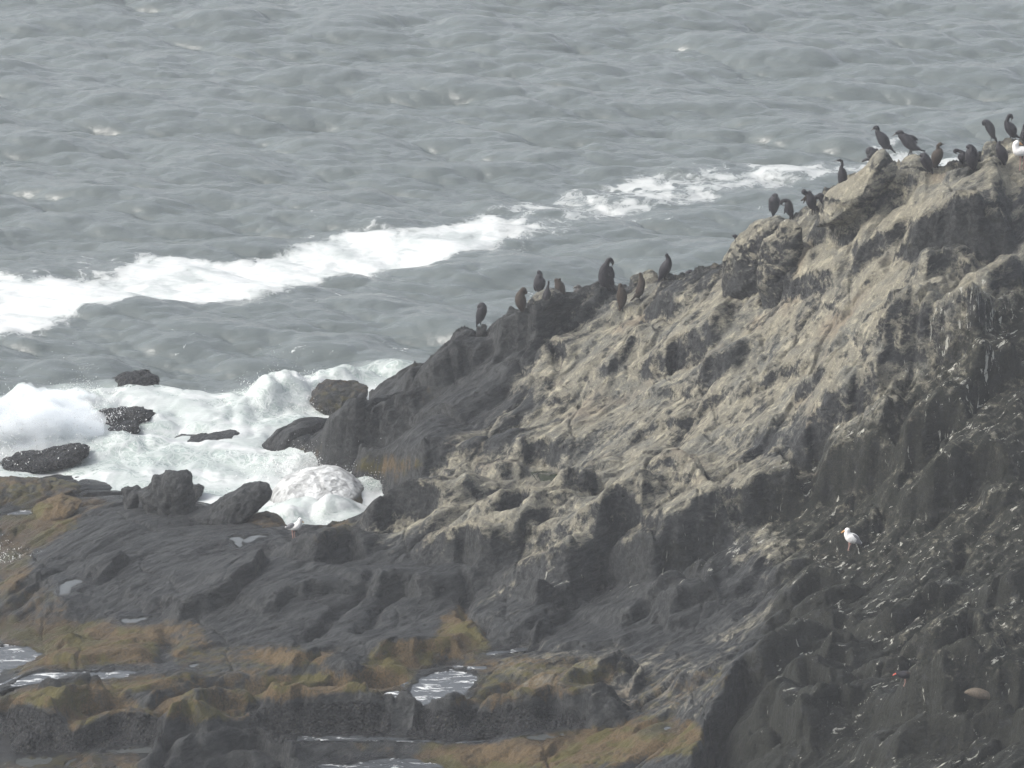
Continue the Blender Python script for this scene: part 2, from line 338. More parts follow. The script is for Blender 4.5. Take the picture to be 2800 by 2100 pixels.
LIPS = [
 ('A', [(540, 1040), (700, 980), (860, 930), (1000, 880), (1100, 810), (1290, 740), (1450, 680), (1600, 600), (1780, 545)], 150, 1.6),
 ('A', [(890, 1250), (1000, 1170), (1150, 1085), (1300, 1030), (1420, 990)], 110, 1.0),
 ('A', [(1270, 1180), (1450, 1080), (1650, 985), (1900, 905), (2230, 820)], 260, 2.2),
 ('A', [(1650, 790), (1720, 730), (1850, 640), (1950, 590)], 70, .8),
 ('A', [(110, 1400), (200, 1310), (300, 1290), (400, 1345), (440, 1400)], 150, .7),
 ('A', [(360, 1480), (450, 1410), (600, 1365), (840, 1345)], 100, .7),
 ('A', [(1230, 1290), (1300, 1245), (1370, 1260)], 50, .4), ('A', [(1640, 1220), (1750, 1140), (1850, 1180)], 60, .5),
 ('A', [(780, 1640), (860, 1560), (1000, 1480), (1200, 1400)], 60, 1.2),
 ('A', [(1460, 1600), (1500, 1500), (1640, 1400), (1900, 1350)], 130, 1.0),
 ('A', [(1900, 1640), (1960, 1500), (2060, 1400), (2230, 1420)], 120, .7),
 ('B', [(400, 680), (560, 595), (680, 565), (800, 575)], 330, 1.2),
 ('B', [(790, 600), (900, 525), (1050, 475), (1200, 425), (1320, 425)], 130, 1.0),
 ('B', [(950, 660), (1050, 565), (1150, 512), (1230, 505)], 120, .8),
 ('B', [(1530, 545), (1650, 533), (1780, 543), (1860, 590)], 120, .9),
 ('B', [(1560, 485), (1700, 450), (1850, 395), (1930, 410)], 70, .6),
 ('B', [(1640, 980), (1700, 880), (1800, 805), (1950, 745), (2060, 700), (2230, 600)], 190, 1.2),
 ('B', [(1260, 1110), (1400, 965), (1480, 970)], 80, .7),
 ('B', [(800, 960), (830, 870), (930, 865), (970, 950)], 100, .5),
 ('B', [(1370, 1262), (1500, 1232), (1700, 1212), (1850, 1232), (1950, 1292)], 50, .8),
 ('B', [(1900, 1120), (1990, 1080), (2100, 1025), (2230, 1020)], 130, .9),
 ('B', [(1350, 1550), (1500, 1490), (1700, 1430), (1850, 1410), (2000, 1320), (2230, 1240)], 60, 1.2),
 ('B', [(1300, 640), (1380, 590), (1450, 640)], 60, .6), ('B', [(1100, 760), (1250, 690), (1400, 660)], 40, .8),
 ('B', [(1480, 1020), (1600, 960), (1700, 900)], 60, .8),
 ('B', [(640, 1220), (760, 1130), (900, 1060)], 50, 1.0),
 ('B', [(450, 1500), (600, 1380), (760, 1300), (1000, 1240)], 40, 1.4),
 ('G', [(330, 690), (400, 660), (600, 640), (840, 600), (960, 600), (1070, 640)], 240, 1.2),
 ('G', [(980, 700), (1200, 670), (1400, 600), (1640, 560)], 60, 1.0),
 ('G', [(730, 900), (860, 842), (1000, 832), (1290, 865)], 230, 1.0),
 ('G', [(860, 1310), (960, 1190), (1130, 1130), (1340, 1120), (1500, 1180)], 200, 1.0),
 ('G', [(1480, 1210), (1700, 1205), (1950, 1195)], 70, .8),
 ('G', [(1830, 1060), (1900, 1010), (2000, 1040)], 60, .5),
 ('G', [(1980, 890), (2050, 805), (2150, 780), (2260, 800), (2350, 850)], 130, .9),
 ('G', [(430, 1520), (560, 1475), (700, 1445), (850, 1500)], 160, .8),
 ('G', [(1140, 430), (1250, 340), (1400, 360)], 120, .7),
 ('G', [(1480, 300), (1550, 200), (1700, 150)], 80, .8),
 ('E', [(390, 560), (460, 465), (600, 425), (720, 425), (770, 465)], 200, .8),
 ('E', [(900, 480), (1000, 405), (1150, 405)], 110, .7),
 ('E', [(60, 680), (140, 610), (240, 600), (320, 660), (380, 760)], 230, .8),
 ('E', [(650, 760), (830, 700), (1000, 690), (1100, 700)], 80, .6),
 ('E', [(700, 700), (800, 640), (950, 600), (1080, 590)], 90, .6),
 ('E', [(560, 870), (700, 795), (880, 722)], 60, .7),
 ('E', [(1000, 880), (1130, 740), (1230, 640), (1320, 545), (1420, 490), (1580, 485)], 260, 1.3),
 ('E', [(1580, 640), (1650, 560), (1800, 480), (2000, 390), (2260, 270)], 340, 2.2),
 ('E', [(1430, 465), (1600, 425), (1800, 395), (2060, 335)], 60, .8),
 ('E', [(680, 1120), (860, 1050), (1080, 1040)], 120, .9),
 ('E', [(600, 1400), (800, 1240), (1050, 1110)], 90, 1.2),
 ('E', [(1290, 1280), (1450, 1200), (1600, 1130), (1750, 1060), (1880, 1050)], 90, .8),
 ('E', [(1700, 1200), (1850, 1120), (2000, 1080), (2130, 1060)], 110, .8),
 ('E', [(1420, 430), (1520, 345), (1610, 190)], 60, .7), ('E', [(850, 350), (1000, 290), (1200, 230), (1400, 150)], 60, .8),
 ('E', [(20, 250), (130, 200), (240, 215)], 50, .5), ('E', [(430, 240), (500, 190), (600, 200)], 60, .5),
 ('J', [(580, 1170), (800, 1110), (1000, 1040), (1270, 965)], 80, 1.4),
 ('J', [(1160, 1100), (1240, 1040), (1330, 1020)], 100, .8),
 ('J', [(-40, 1235), (300, 1240), (580, 1210), (700, 1262), (900, 1292), (1150, 1292)], 140, 1.0),
 ('J', [(350, 1640), (600, 1500), (850, 1440), (1050, 1410), (1200, 1370)], 50, 1.0),
 ('J', [(1610, 1680), (1640, 1560), (1740, 1450), (1745, 1350), (1770, 1270), (1900, 1100), (1950, 950), (2060, 830), (2300, 740)], 260, 2.2),
 ('J', [(1100, 1670), (1250, 1600), (1450, 1530), (1600, 1480)], 60, .8),
 ('J', [(1480, 1210), (1600, 1150), (1860, 1110)], 70, .8), ('J', [(1300, 560), (1450, 540), (1500, 600)], 50, .5),
 ('J', [(600, 790), (750, 740), (1000, 720), (1100, 760)], 40, .7),
 ('I', [(860, 830), (1050, 780), (1250, 770), (1450, 742), (1640, 755)], 110, 1.0),
 ('I', [(640, 1000), (800, 922), (1000, 912), (1150, 940), (1230, 985)], 150, .8),
 ('I', [(130, 1130), (350, 1012), (550, 985), (800, 1030)], 90, .7),
 ('I', [(-60, 1190), (250, 1192), (500, 1205), (800, 1190), (960, 1225), (1010, 1290)], 200, .9),
 ('I', [(1190, 1290), (1230, 1245), (1350, 1235), (1600, 1235)], 180, .9),
 ('I', [(270, 920), (400, 862), (510, 822)], 80, .7),
 ('I', [(0, 872), (200, 852), (400, 842)], 30, .5),
 ('I', [(490, 1520), (700, 1462), (1000, 1462), (1080, 1500)], 80, .6),
 ('I', [(1160, 1570), (1300, 1505), (1500, 1475), (1860, 1445), (2230, 1390)], 50, .8),
 ('I', [(880, 235), (950, 192), (1100, 182), (1230, 220), (1255, 270)], 120, .9),
 ('I', [(60, 420), (200, 330), (420, 260), (830, 235)], 60, 1.2),
 ('H', [(540, 360), (700, 225), (870, 85), (1010, -10)], 70, 1.0),
 ('H', [(1300, 480), (1500, 392), (1750, 252), (1900, 150), (1990, 0)], 90, 1.2),
 ('H', [(0, 385), (150, 302), (300, 262), (450, 282)], 50, .6), ('H', [(0, 520), (200, 442), (400, 372), (500, 372)], 50, .6),
 ('H', [(240, 900), (500, 880), (900, 870), (1200, 850)], 60, 1.4),
 ('H', [(0, 1180), (150, 1140), (400, 1160), (700, 1130), (800, 1080)], 90, 1.0),
 ('H', [(470, 1330), (560, 1230), (800, 1155), (900, 1120)], 90, .8),
 ('H', [(1050, 1225), (1200, 1120), (1550, 1112)], 90, .7), ('H', [(1390, 1285), (1550, 1182), (1690, 1112), (1990, 1112)], 100, .8),
 ('H', [(-40, 1245), (250, 1242), (480, 1300)], 170, .7), ('H', [(0, 1480), (250, 1400), (500, 1380), (900, 1340), (1250, 1360)], 120, .7),
 ('H', [(1060, 1640), (1100, 1560), (1250, 1440), (1400, 1345), (1600, 1330), (1750, 1330)], 170, .8),
 ('H', [(1150, 1650), (1300, 1580), (1500, 1495), (1700, 1455), (1800, 1385), (1950, 1392), (2120, 1462), (2350, 1580)], 130, .6),
 ('H', [(1290, 1660), (1500, 1570), (1700, 1545), (1850, 1570), (1990, 1659)], 90, .5),
 ('H', [(330, 770), (450, 720), (600, 680)], 40, .5), ('H', [(100, 1080), (300, 1010), (500, 1010)], 40, .6),
 ('C', [(660, 400), (720, 322), (850, 262), (1000, 232), (1150, 202), (1440, 200)], 80, .9),
 ('C', [(500, 655), (650, 622), (750, 612)], 100, .6),
 ('C', [(430, 960), (560, 842), (720, 742), (900, 632), (1050, 562), (1150, 612)], 220, 1.3),
 ('C', [(600, 1100), (800, 1022), (950, 962), (1040, 975), (1250, 880)], 240, 1.4),
 ('C', [(0, 1430), (200, 1272), (400, 1182), (600, 1102)], 260, 1.6),
 ('C', [(1230, 1010), (1300, 932), (1450, 812), (1580, 712), (1700, 652), (1830, 622)], 240, 1.0),
 ('C', [(1380, 720), (1480, 652), (1620, 612), (1700, 592)], 70, .6),
 ('C', [(1440, 200), (1480, 100), (1560, 50), (1700, 20), (1900, 30)], 380, 1.2),
 ('C', [(1780, 480), (1870, 382), (2040, 272), (2230, 190)], 200, .9),
 ('C', [(1370, 1300), (1500, 1242), (1650, 1202), (1850, 1062), (2000, 1040), (2212, 1060)], 170, .9),
 ('C', [(1190, 1480), (1400, 1332), (1600, 1282), (1750, 1262)], 120, .8), ('C', [(1900, 1450), (2050, 1390), (2200, 1330)], 90, .7),
 ('C', [(0, 700), (100, 580), (200, 560)], 60, .6), ('C', [(190, 520), (300, 420), (460, 360), (540, 410)], 60, .7),
 ('D', [(240, 390), (400, 302), (600, 222), (750, 142), (950, 102), (1080, 70)], 90, .9),
 ('D', [(200, 640), (420, 540), (560, 440), (800, 312), (960, 282)], 100, .8),
 ('D', [(60, 850), (300, 720), (500, 640), (700, 560), (1040, 340)], 60, 1.0),
 ('D', [(1040, 690), (1130, 622), (1250, 602), (1400, 502), (1550, 422), (1640, 432)], 110, .7),
 ('D', [(1900, 460), (2050, 412), (2180, 432)], 150, .7),
 ('D', [(1200, 850), (1400, 802), (1560, 772), (1700, 682), (1760, 572), (1880, 582), (1960, 662)], 140, .7),
 ('D', [(730, 840), (860, 782), (930, 792)], 100, .5), ('D', [(400, 800), (560, 742), (850, 742)], 80, .6),
 ('D', [(660, 960), (750, 902), (850, 892), (960, 922)], 100, .5), ('D', [(470, 1130), (560, 1052), (720, 1042), (770, 1092)], 140, .6),
 ('D', [(1250, 1200), (1400, 1132), (1520, 1102), (1690, 1162)], 300, .9), ('D', [(1940, 1170), (2010, 1122), (2100, 1112), (2230, 1132)], 220, .8),
 ('D', [(1620, 1230), (1750, 1182), (1900, 1172), (1980, 1252)], 80, .6), ('D', [(50, 1430), (100, 1372), (300, 1312), (420, 1392), (550, 1472)], 150, .8),
 ('D', [(30, 1560), (80, 1522), (150, 1512), (330, 1492)], 100, .5), ('D', [(1180, 1600), (1450, 1432), (1800, 1342), (1950, 1322), (2100, 1332), (2230, 1422)], 150, 1.0),
 ('D', [(540, 1400), (800, 1222), (1000, 1282)], 120, .7), ('D', [(440, 1560), (520, 1512), (620, 1562)], 80, .4),
 ('D', [(1650, 900), (1750, 860), (1880, 880)], 120, .5), ('D', [(1040, 1050), (1130, 1010), (1200, 1040)], 120, .5), ('D', [(1950, 880), (2050, 800), (2200, 740)], 60, .8),
]
VAL = [  # cracks: points, width m, depth m
 ('E', [(1610, 830), (1700, 920), (1850, 980), (2000, 1050)], .10, .45), ('E', [(1200, 360), (1215, 460), (1270, 570)], .10, .25),
 ('E', [(640, 1430), (750, 1350), (900, 1270), (1000, 1210), (1150, 1150)], .12, .2),
 ('I', [(760, 640), (860, 560), (950, 450), (1050, 350), (1200, 290)], .12, .22), ('I', [(250, 740), (450, 640), (650, 480), (800, 340), (880, 240)], .12, .22),
 ('I', [(1590, 330), (1600, 450), (1620, 560), (1780, 700)], .12, .22), ('H', [(1230, 850), (1240, 760), (1310, 660), (1290, 580)], .2, .2),
 ('D', [(60, 690), (250, 520), (360, 440)], .15, .2), ('J', [(1240, 1040), (1190, 1150), (1130, 1250)], .1, .2),
 ('C', [(1120, 1640), (1150, 1560), (1060, 1450)], .1, .3), ('D', [(1690, 340), (1730, 200), (1760, 60)], .12, .3),
 ('C', [(270, 440), (280, 280), (260, 170)], .08, .12), ('C', [(140, 560), (230, 450), (200, 390)], .1, .15)]
def grid_z(G, x, y):
    i = np.clip(np.searchsorted(gx, x) - 1, 0, len(gx) - 2); j = np.clip(np.searchsorted(gy, y) - 1, 0, len(gy) - 2)
    fx = np.clip((x - gx[i]) / (gx[i + 1] - gx[i]), 0, 1); fy = np.clip((y - gy[j]) / (gy[j + 1] - gy[j]), 0, 1)
    return G[j, i] * (1 - fx) * (1 - fy) + G[j, i + 1] * fx * (1 - fy) + G[j + 1, i] * (1 - fx) * fy + G[j + 1, i + 1] * fx * fy
def world_line(k, pts, lift, G=None):
    """where the traced line falls on the surface: first crossing of each sight line with the ground raised by `lift`"""
    G = Bz if G is None else G
    P = Z(k, pts); yy = np.linspace(92, 131, 900)[None]; dx, dy, dz = (a[:, None] for a in (np.asarray(q) + 0 * P[:, 0] for q in ray(P[:, 0], P[:, 1])))
    t = yy / dy; xx = dx * t; zz = CH + dz * t
    hit = zz < np.maximum(grid_z(G, xx, np.broadcast_to(yy, xx.shape)), -.05) + lift
    idx = np.where(hit.any(1), hit.argmax(1), 850)
    return xx[np.arange(len(P)), idx], yy[0][idx]
def line_dist(px, py, x, y):
    """distance, side (+ far/left), arc position 0..L for points"""
    best = np.full(px.shape, 1e9); side = np.zeros(px.shape); arc = np.zeros(px.shape); L0 = 0
    for i in range(len(x) - 1):
        ax, ay, bx, by = x[i], y[i], x[i + 1], y[i + 1]; dx, dy = bx - ax, by - ay; L = math.hypot(dx, dy) + 1e-9
        t = ((px - ax) * dx + (py - ay) * dy) / (L * L); tc = np.clip(t, 0, 1)
        d = np.hypot(px - ax - tc * dx, py - ay - tc * dy); c = dx * (py - ay) - dy * (px - ax)
        m = d < best; best = np.where(m, d, best); side = np.where(m, np.sign(c), side); arc = np.where(m, L0 + tc * L, arc); L0 += L
    return best, side, arc, L0
def window(x, y, mg):
    i0, i1 = np.searchsorted(gx, [x.min() - mg, x.max() + mg]); j0, j1 = np.searchsorted(gy, [y.min() - mg, y.max() + mg])
    return slice(j0, j1), slice(i0, i1)
for k, pts, hz, wd in LIPS:
    Hh = hz * .36166 * .0083 * 1.22
    x, y = world_line(k, pts, Hh * .85); s = window(x, y, 3.2 * wd + .5)
    if X[s].size == 0: continue
    d, sd_, arc, L = line_dist(wx[s], wy[s], x, y)
    fall = .06 + .20 * Hh
    prof = np.where(sd_ > 0, np.exp(-(d / (1.25 * wd)) ** 1.5), (1 - sst(0, fall, d)) - .20 * np.exp(-((d - fall * 1.1) / (.6 * fall)) ** 2))
    tp = sst(0, min(.55, L * .25), arc) * sst(0, min(.55, L * .25), L - arc)
    tp = tp * np.where(sd_ == 0, 0, 1)
    ADD[s] += Hh * prof * tp
for k, pts, wd, dep in VAL:
    x, y = world_line(k, pts, .0); s = window(x, y, 1.2)
    if X[s].size == 0: continue
    d, sd_, arc, L = line_dist(wx[s], wy[s], x, y)
    ADD[s] -= dep * np.exp(-(d / wd) ** 2) * sst(0, .3, arc + .15) * sst(0, .3, L - arc + .15)
Zt = Bz + ADD

# region weights for relief
U0, V0 = project(X, Y, Zt)
R_rough = raster([(1, Z('T', [(1900, 480), (2400, 420), (2400, 1800), (1500, 1800), (1530, 1480), (1640, 1330), (1700, 1200), (1600, 1080), (1500, 1010), (1700, 800), (1800, 640)]))], 160)
R_muss = raster([(1, Z('I', [(-80, 1180), (560, 1190), (830, 1170), (960, 1215), (1020, 1300), (1020, 1430), (700, 1440), (150, 1470), (-100, 1390)])),
                 (1, Z('I', [(1185, 1290), (1240, 1240), (1500, 1230), (2212, 1190), (2212, 1320), (1900, 1430), (1500, 1470), (1190, 1440)])),
                 (1, Z('J', [(600, 1200), (750, 1260), (900, 1295), (800, 1340), (300, 1400), (300, 1230)])),
                 (1, Z('H', [(-60, 1250), (200, 1210), (480, 1260), (520, 1390), (800, 1330), (1000, 1230), (1250, 1300), (1250, 1420), (1130, 1500), (700, 1520), (0, 1590), (-100, 1590)])),
                 (.8, Z('I', [(380, 1500), (500, 1560), (1080, 1560), (1060, 1600), (500, 1610)]))], 10)
R_slab = raster([(1, Z('T', [(160, 1280), (330, 1120), (560, 1120), (840, 1180), (1000, 1240), (1500, 1260), (1640, 1300), (1600, 1440), (1100, 1420), (500, 1420), (150, 1330)]))], 60)
R_mo = raster([
  (.85, Z('F', [(0, 1290), (200, 1270), (250, 1180), (560, 1160), (830, 1150), (860, 1200), (600, 1300), (450, 1450), (260, 1560), (0, 1680)])),
  (.55, Z('F', [(180, 1080), (420, 1070), (640, 1180), (500, 1200), (180, 1250), (0, 1200)])),
  (.8, Z('H', [(-50, 0), (180, 0), (260, 100), (140, 280), (-50, 320)])),
  (.45, Z('H', [(-50, 320), (450, 240), (520, 400), (560, 500), (300, 600), (-50, 560)])),
  (.85, Z('H', [(-50, 560), (280, 580), (900, 540), (1250, 560), (1200, 860), (900, 880), (300, 930), (0, 970), (200, 780), (-50, 700)])),
  (.55, Z('H', [(1200, 500), (1550, 540), (1600, 760), (2300, 720), (2300, 900), (1900, 900), (1300, 900), (1230, 700)])),
  (.8, Z('H', [(-50, 1130), (150, 1030), (700, 1000), (1000, 960), (1300, 940), (1300, 1050), (700, 1150), (560, 1250), (300, 1240), (-50, 1240)])),
  (.75, Z('H', [(480, 1300), (560, 1210), (900, 1100), (1060, 1190), (1200, 1110), (1990, 1090), (1950, 1290), (1400, 1290), (1100, 1290), (700, 1340), (540, 1390)])),
  (.5, Z('H', [(1300, 920), (2000, 920), (2000, 1100), (1300, 1100)])),
  (.6, Z('H', [(0, 1570), (700, 1520), (1100, 1500), (1080, 1700), (0, 1700)])),
  (.9, Z('I', [(-40, 800), (400, 770), (560, 760), (700, 660), (520, 880), (0, 910)])),
  (.85, Z('I', [(860, 770), (1000, 690), (1350, 680), (1430, 500), (1580, 400), (1640, 560), (1780, 740), (1660, 800), (1500, 860), (1150, 930), (850, 880)])),
  (.95, Z('I', [(300, 960), (600, 920), (1000, 905), (1230, 960), (1180, 1010), (1080, 1080), (800, 1100), (200, 1130), (0, 1100), (0, 960)])),
  (.45, Z('I', [(540, 1160), (930, 1120), (950, 1190), (560, 1190)])),
  (.8, Z('I', [(1500, 860), (1800, 790), (2212, 830), (2212, 1180), (1700, 1200), (1380, 1220), (1640, 1080), (1690, 960)])),
  (.58, Z('J', [(-50, 820), (300, 800), (900, 800), (1300, 900), (1180, 960), (600, 1160), (300, 1200), (0, 1100)])),
  (.40, Z('J', [(1270, 950), (2000, 860), (1850, 1100), (1550, 1200), (1200, 1290), (1130, 1240)])),
  (.95, Z('I', [(1080, 1470), (1380, 1480), (1160, 1580), (1340, 1640), (1400, 1700), (2300, 1700), (2300, 1380), (1850, 1440)])),
  (.5, Z('I', [(480, 1560), (700, 1470), (1080, 1480), (1060, 1580), (600, 1560)])),
  (.85, Z('J', [(-50, 1480), (350, 1410), (900, 1330), (1500, 1260), (1740, 1320), (1740, 1450), (1640, 1560), (1300, 1600), (1200, 1650), (-50, 1700)])),
  (.75, Z('G', [(720, 910), (850, 840), (1300, 870), (1250, 950), (1050, 1000), (850, 1020)])), (.6, Z('G', [(230, 780), (540, 760), (540, 860), (280, 930), (200, 900)])),
  (.7, Z('G', [(1080, 220), (1160, 150), (1280, 148), (1200, 200)])), (.75, Z('G', [(430, 1360), (600, 1320), (850, 1330), (850, 1385), (600, 1400)])),
  (.6, Z('G', [(850, 1440), (640, 1440), (300, 1400), (500, 1500)])), (.3, Z('G', [(1000, 350), (1400, 300), (1300, 550), (1000, 480)]))], 14)
R_moss0 = R_mo
rw = look(R_rough, U0, V0); mw = look(R_muss, U0, V0); sw = look(R_slab, U0, V0)
ca, sa = math.cos(math.radians(50)), math.sin(math.radians(50))
xs = X * ca + Y * sa; ys = -X * sa + Y * ca                   # xs along the beds, ys across
beds = fbm(xs * .22, ys * 1.1, 1.7, 4, .5, True)
lump = fbm(X * 1.1, Y * .9, 4.2, 5, .5, True)
fine = fbm(xs * 1.6, ys * 4.5, 8.8, 4, .55)
fine2 = fbm(X * 7, Y * 6, 12.1, 3, .6)
# beds: slabs that round off and break down sharply on their lower right side
def ledges(ang, L, seed, wob=.6):
    c_, s_ = math.cos(ang), math.sin(ang)
    al, ac = X * c_ + Y * s_, X * s_ - Y * c_                 # along, across (towards lower right)
    t = ac / L + wob * (.75 * noise3(al * .22 / L ** .5, ac * .4 / L, seed) + .16 * noise3(al * .55 / L, ac * 1.3 / L, seed + 4)) + seed
    k = np.floor(t); q_ = t - k
    a_ = .35 + .65 * ((np.sin(k * 12.9898 + seed * 78.2) * 43758.5) % 1)
    brk = sst(-.35, .25, noise3(al * .25 / L ** .7, k * 3.3, seed + 9))  # beds pinch out along their length
    prof = (1 - (1 - q_) ** 2.6) * (1 - sst(.90, 1.0, q_))
    return (prof - .55) * a_ * brk
A1, A2 = math.radians(50), math.radians(24)
shelf = sst(1640, 1800, look(raster([(0, Z('S', [(0, 0), (1, 0), (1, 1)]))], 4), U0, V0) + V0) * (1 - sst(1850, 2000, U0))
def both(L, sd): return ledges(A1, L, sd) * (1 - shelf) + ledges(A2, L, sd + 2) * shelf
def joints(L, W_, seed):
    # irregular slabs parted by cracks: distance between nearest and second nearest cell
    al = X * math.cos(A1) + Y * math.sin(A1); ac = X * math.sin(A1) - Y * math.cos(A1)
    a = (al + .5 * noise3(X * .7, Y * .7, seed)) / L; b = (ac + .3 * noise3(X * .9, Y * .9, seed + 3)) / W_
    ai, bi = np.floor(a), np.floor(b); f1 = np.full(X.shape, 9.); f2 = f1.copy()
    for i in (-1, 0, 1):
        for j in (-1, 0, 1):
            ci, cj = ai + i, bi + j; h1 = (np.sin(ci * 127.1 + cj * 311.7 + seed) * 43758.545) % 1; h2 = (np.sin(ci * 269.5 + cj * 183.3 + seed) * 43758.545) % 1
            d = np.hypot((ci + h1 - a) * L, (cj + h2 - b) * W_); m = d < f1; f2 = np.where(m, f1, np.minimum(f2, d)); f1 = np.where(m, d, f1)
    return f2 - f1
jt = joints(4.5, 1.5, 2.2); jt2 = joints(1.6, .6, 7.7)
crk = -.09 * np.exp(-(jt / .05) ** 2) - .02 * np.exp(-(jt2 / .035) ** 2) * sst(-.1, .3, noise3(X * .4, Y * .3, 6.2))
bedz = crk + both(2.8, 1.3) * .42 + both(1.1, 5.1) * .12 + both(.4, 8.4) * .030 + both(.15, 3.7) * .012
amp = sst(-.6, .6, Zt)
Zt = Zt + amp * (bedz * (1 - .5 * sw) + beds * (.10 + .08 * rw) * (1 - .55 * sw) + lump * (.008 + .05 * rw) * (1 - .5 * sw) + fine * (.012 + .026 * rw) * (1 - .5 * sw) + fine2 * (.006 + .010 * rw + .035 * mw + .016 * look(R_moss0, U0, V0)))
dl = zc - Zt[jc, np.arange(len(gx))]
cw = np.where(Y <= cyl[None], np.exp(-((cyl[None] - Y) / .5) ** 2), np.exp(-((Y - cyl[None]) / .5) ** 2))
cw *= sst(SX[0] - .2, SX[0] + .6, X)
Zt = Zt + cw * (dl[None] + .02 * noise3(X * 3, 7.7, 1.1) + .015 * noise3(X * 9, 2.7, 1.1))
beh = np.clip(Y - cyl[None] - .1, 0, None)
Zt = Zt - 1.15 * beh - .25 * sst(0, .6, beh)
Zt = np.maximum(Zt, -4)
# nothing in front may stand above the skyline
vs = np.interp(U0, SKY[:, 0], SKY[:, 1]); dxr, dyr, dzr = ray(U0, vs); lim = CH + dzr * (Y / dyr)
Zt = np.where((U0 > SKY[0, 0] + 20) & (Y < cyl[None] - .2) & (Zt > lim - .04), lim - .04 - .06 * np.tanh((Zt - lim + .04) * 3), Zt)

# tide pools: level from the lowest rim, bed carved below it
POOLS = [
 ('E', [(720, 150), (800, 140), (940, 165), (960, 200), (850, 212), (760, 200)], 'green rain pool in the hollow below two round boulders', 'dark'),
 ('F', [(1740, 1470), (1880, 1460), (1960, 1450), (1990, 1460), (1920, 1510), (1840, 1535)], 'pale tide pool behind the rough dark rocks', 'pale'),
 ('G', [(430, 1395), (620, 1405), (830, 1380), (830, 1420), (730, 1440), (560, 1430)], 'still strip of water between gull rock and bleached slope', 'pale'),
 ('H', [(430, 320), (480, 265), (560, 240), (640, 250), (620, 270), (540, 290), (520, 345), (450, 345)], 'small tide pool beside the dark diagonal groove', 'pale'),
 ('H', [(-60, 740), (150, 730), (230, 760), (310, 800), (200, 860), (60, 930), (-60, 980)], 'foam-streaked channel at the picture edge below mossy rocks', 'foam'),
 ('H', [(0, 1110), (0, 1060), (250, 950), (420, 940), (700, 925), (900, 900), (1060, 925), (960, 985), (720, 1000), (500, 1025), (350, 1010), (150, 1040)], 'white foaming channel between two orange-brown slabs', 'foam'),
 ('H', [(920, 540), (1050, 515), (1200, 510), (1180, 545), (980, 560)], 'shallow glinting pool above the mossy lump', 'pale'),
 ('I', [(1200, 1010), (1300, 950), (1450, 925), (1650, 930), (1670, 975), (1640, 1010), (1590, 1090), (1480, 1170), (1350, 1220), (1240, 1230), (1140, 1220), (950, 1210), (820, 1160), (950, 1110), (1080, 1070)], 'rippling pool draining towards the little waterfall', 'foam'),
 ('I', [(1660, 800), (1800, 775), (2010, 755), (2020, 772), (1850, 795), (1700, 812)], 'thin line of water at the foot of the big slab', 'foam'),
 ('I', [(250, 1460), (360, 1415), (600, 1412), (900, 1425), (1200, 1440), (1500, 1455), (1850, 1425), (1860, 1445), (1600, 1475), (1200, 1460), (700, 1450), (450, 1455)], 'long white-edged runnel under the mussel walls', 'foam'),
 ('I', [(500, 1640), (700, 1620), (1100, 1590), (1300, 1620), (1400, 1650), (1200, 1690), (600, 1690)], 'foamy water at the bottom edge beside the orange shelf', 'foam'),
 ('H', [(780, 1595), (900, 1580), (1060, 1595), (1060, 1615), (900, 1620), (770, 1612)], 'narrow bright pool beside the near dark boulders', 'pale'),
 ('H', [(60, 1640), (130, 1590), (260, 1590), (420, 1565), (440, 1600), (380, 1650), (200, 1665)], 'patchy pool at the bottom corner among brown weed', 'pale'),
 ('H', [(830, 1530), (1000, 1510), (1140, 1505), (1120, 1540), (960, 1545)], 'pale sliver pool just above the near boulders', 'pale'),
 ('H', [(430, 1640), (560, 1570), (600, 1575), (540, 1630)], 'slanting little pool between weed-covered flats', 'pale'),
 ('H', [(1380, 890), (1440, 865), (1510, 870), (1460, 895)], 'tiny bright puddle on the brown shelf', 'pale'),
 ('J', [(350, 1425), (450, 1410), (620, 1405), (680, 1400), (660, 1425), (560, 1445), (480, 1442)], 'white puddle lying along the orange shelf', 'pale'),
 ('J', [(1330, 1385), (1420, 1350), (1480, 1345), (1490, 1365), (1410, 1395)], 'right-hand puddle on the orange shelf', 'pale'),
 ('F', [(20, 1290), (150, 1260), (260, 1260), (250, 1290), (140, 1310)], 'white wash lying behind the mossy left rocks', 'foam'),
 ('F', [(440, 1305), (500, 1280), (540, 1260), (530, 1290), (470, 1310)], 'small white puddle among orange weed', 'foam'),
]
U1, V1 = project(X, Y, Zt)
pool_meshes = []
WET = np.zeros_like(Zt)
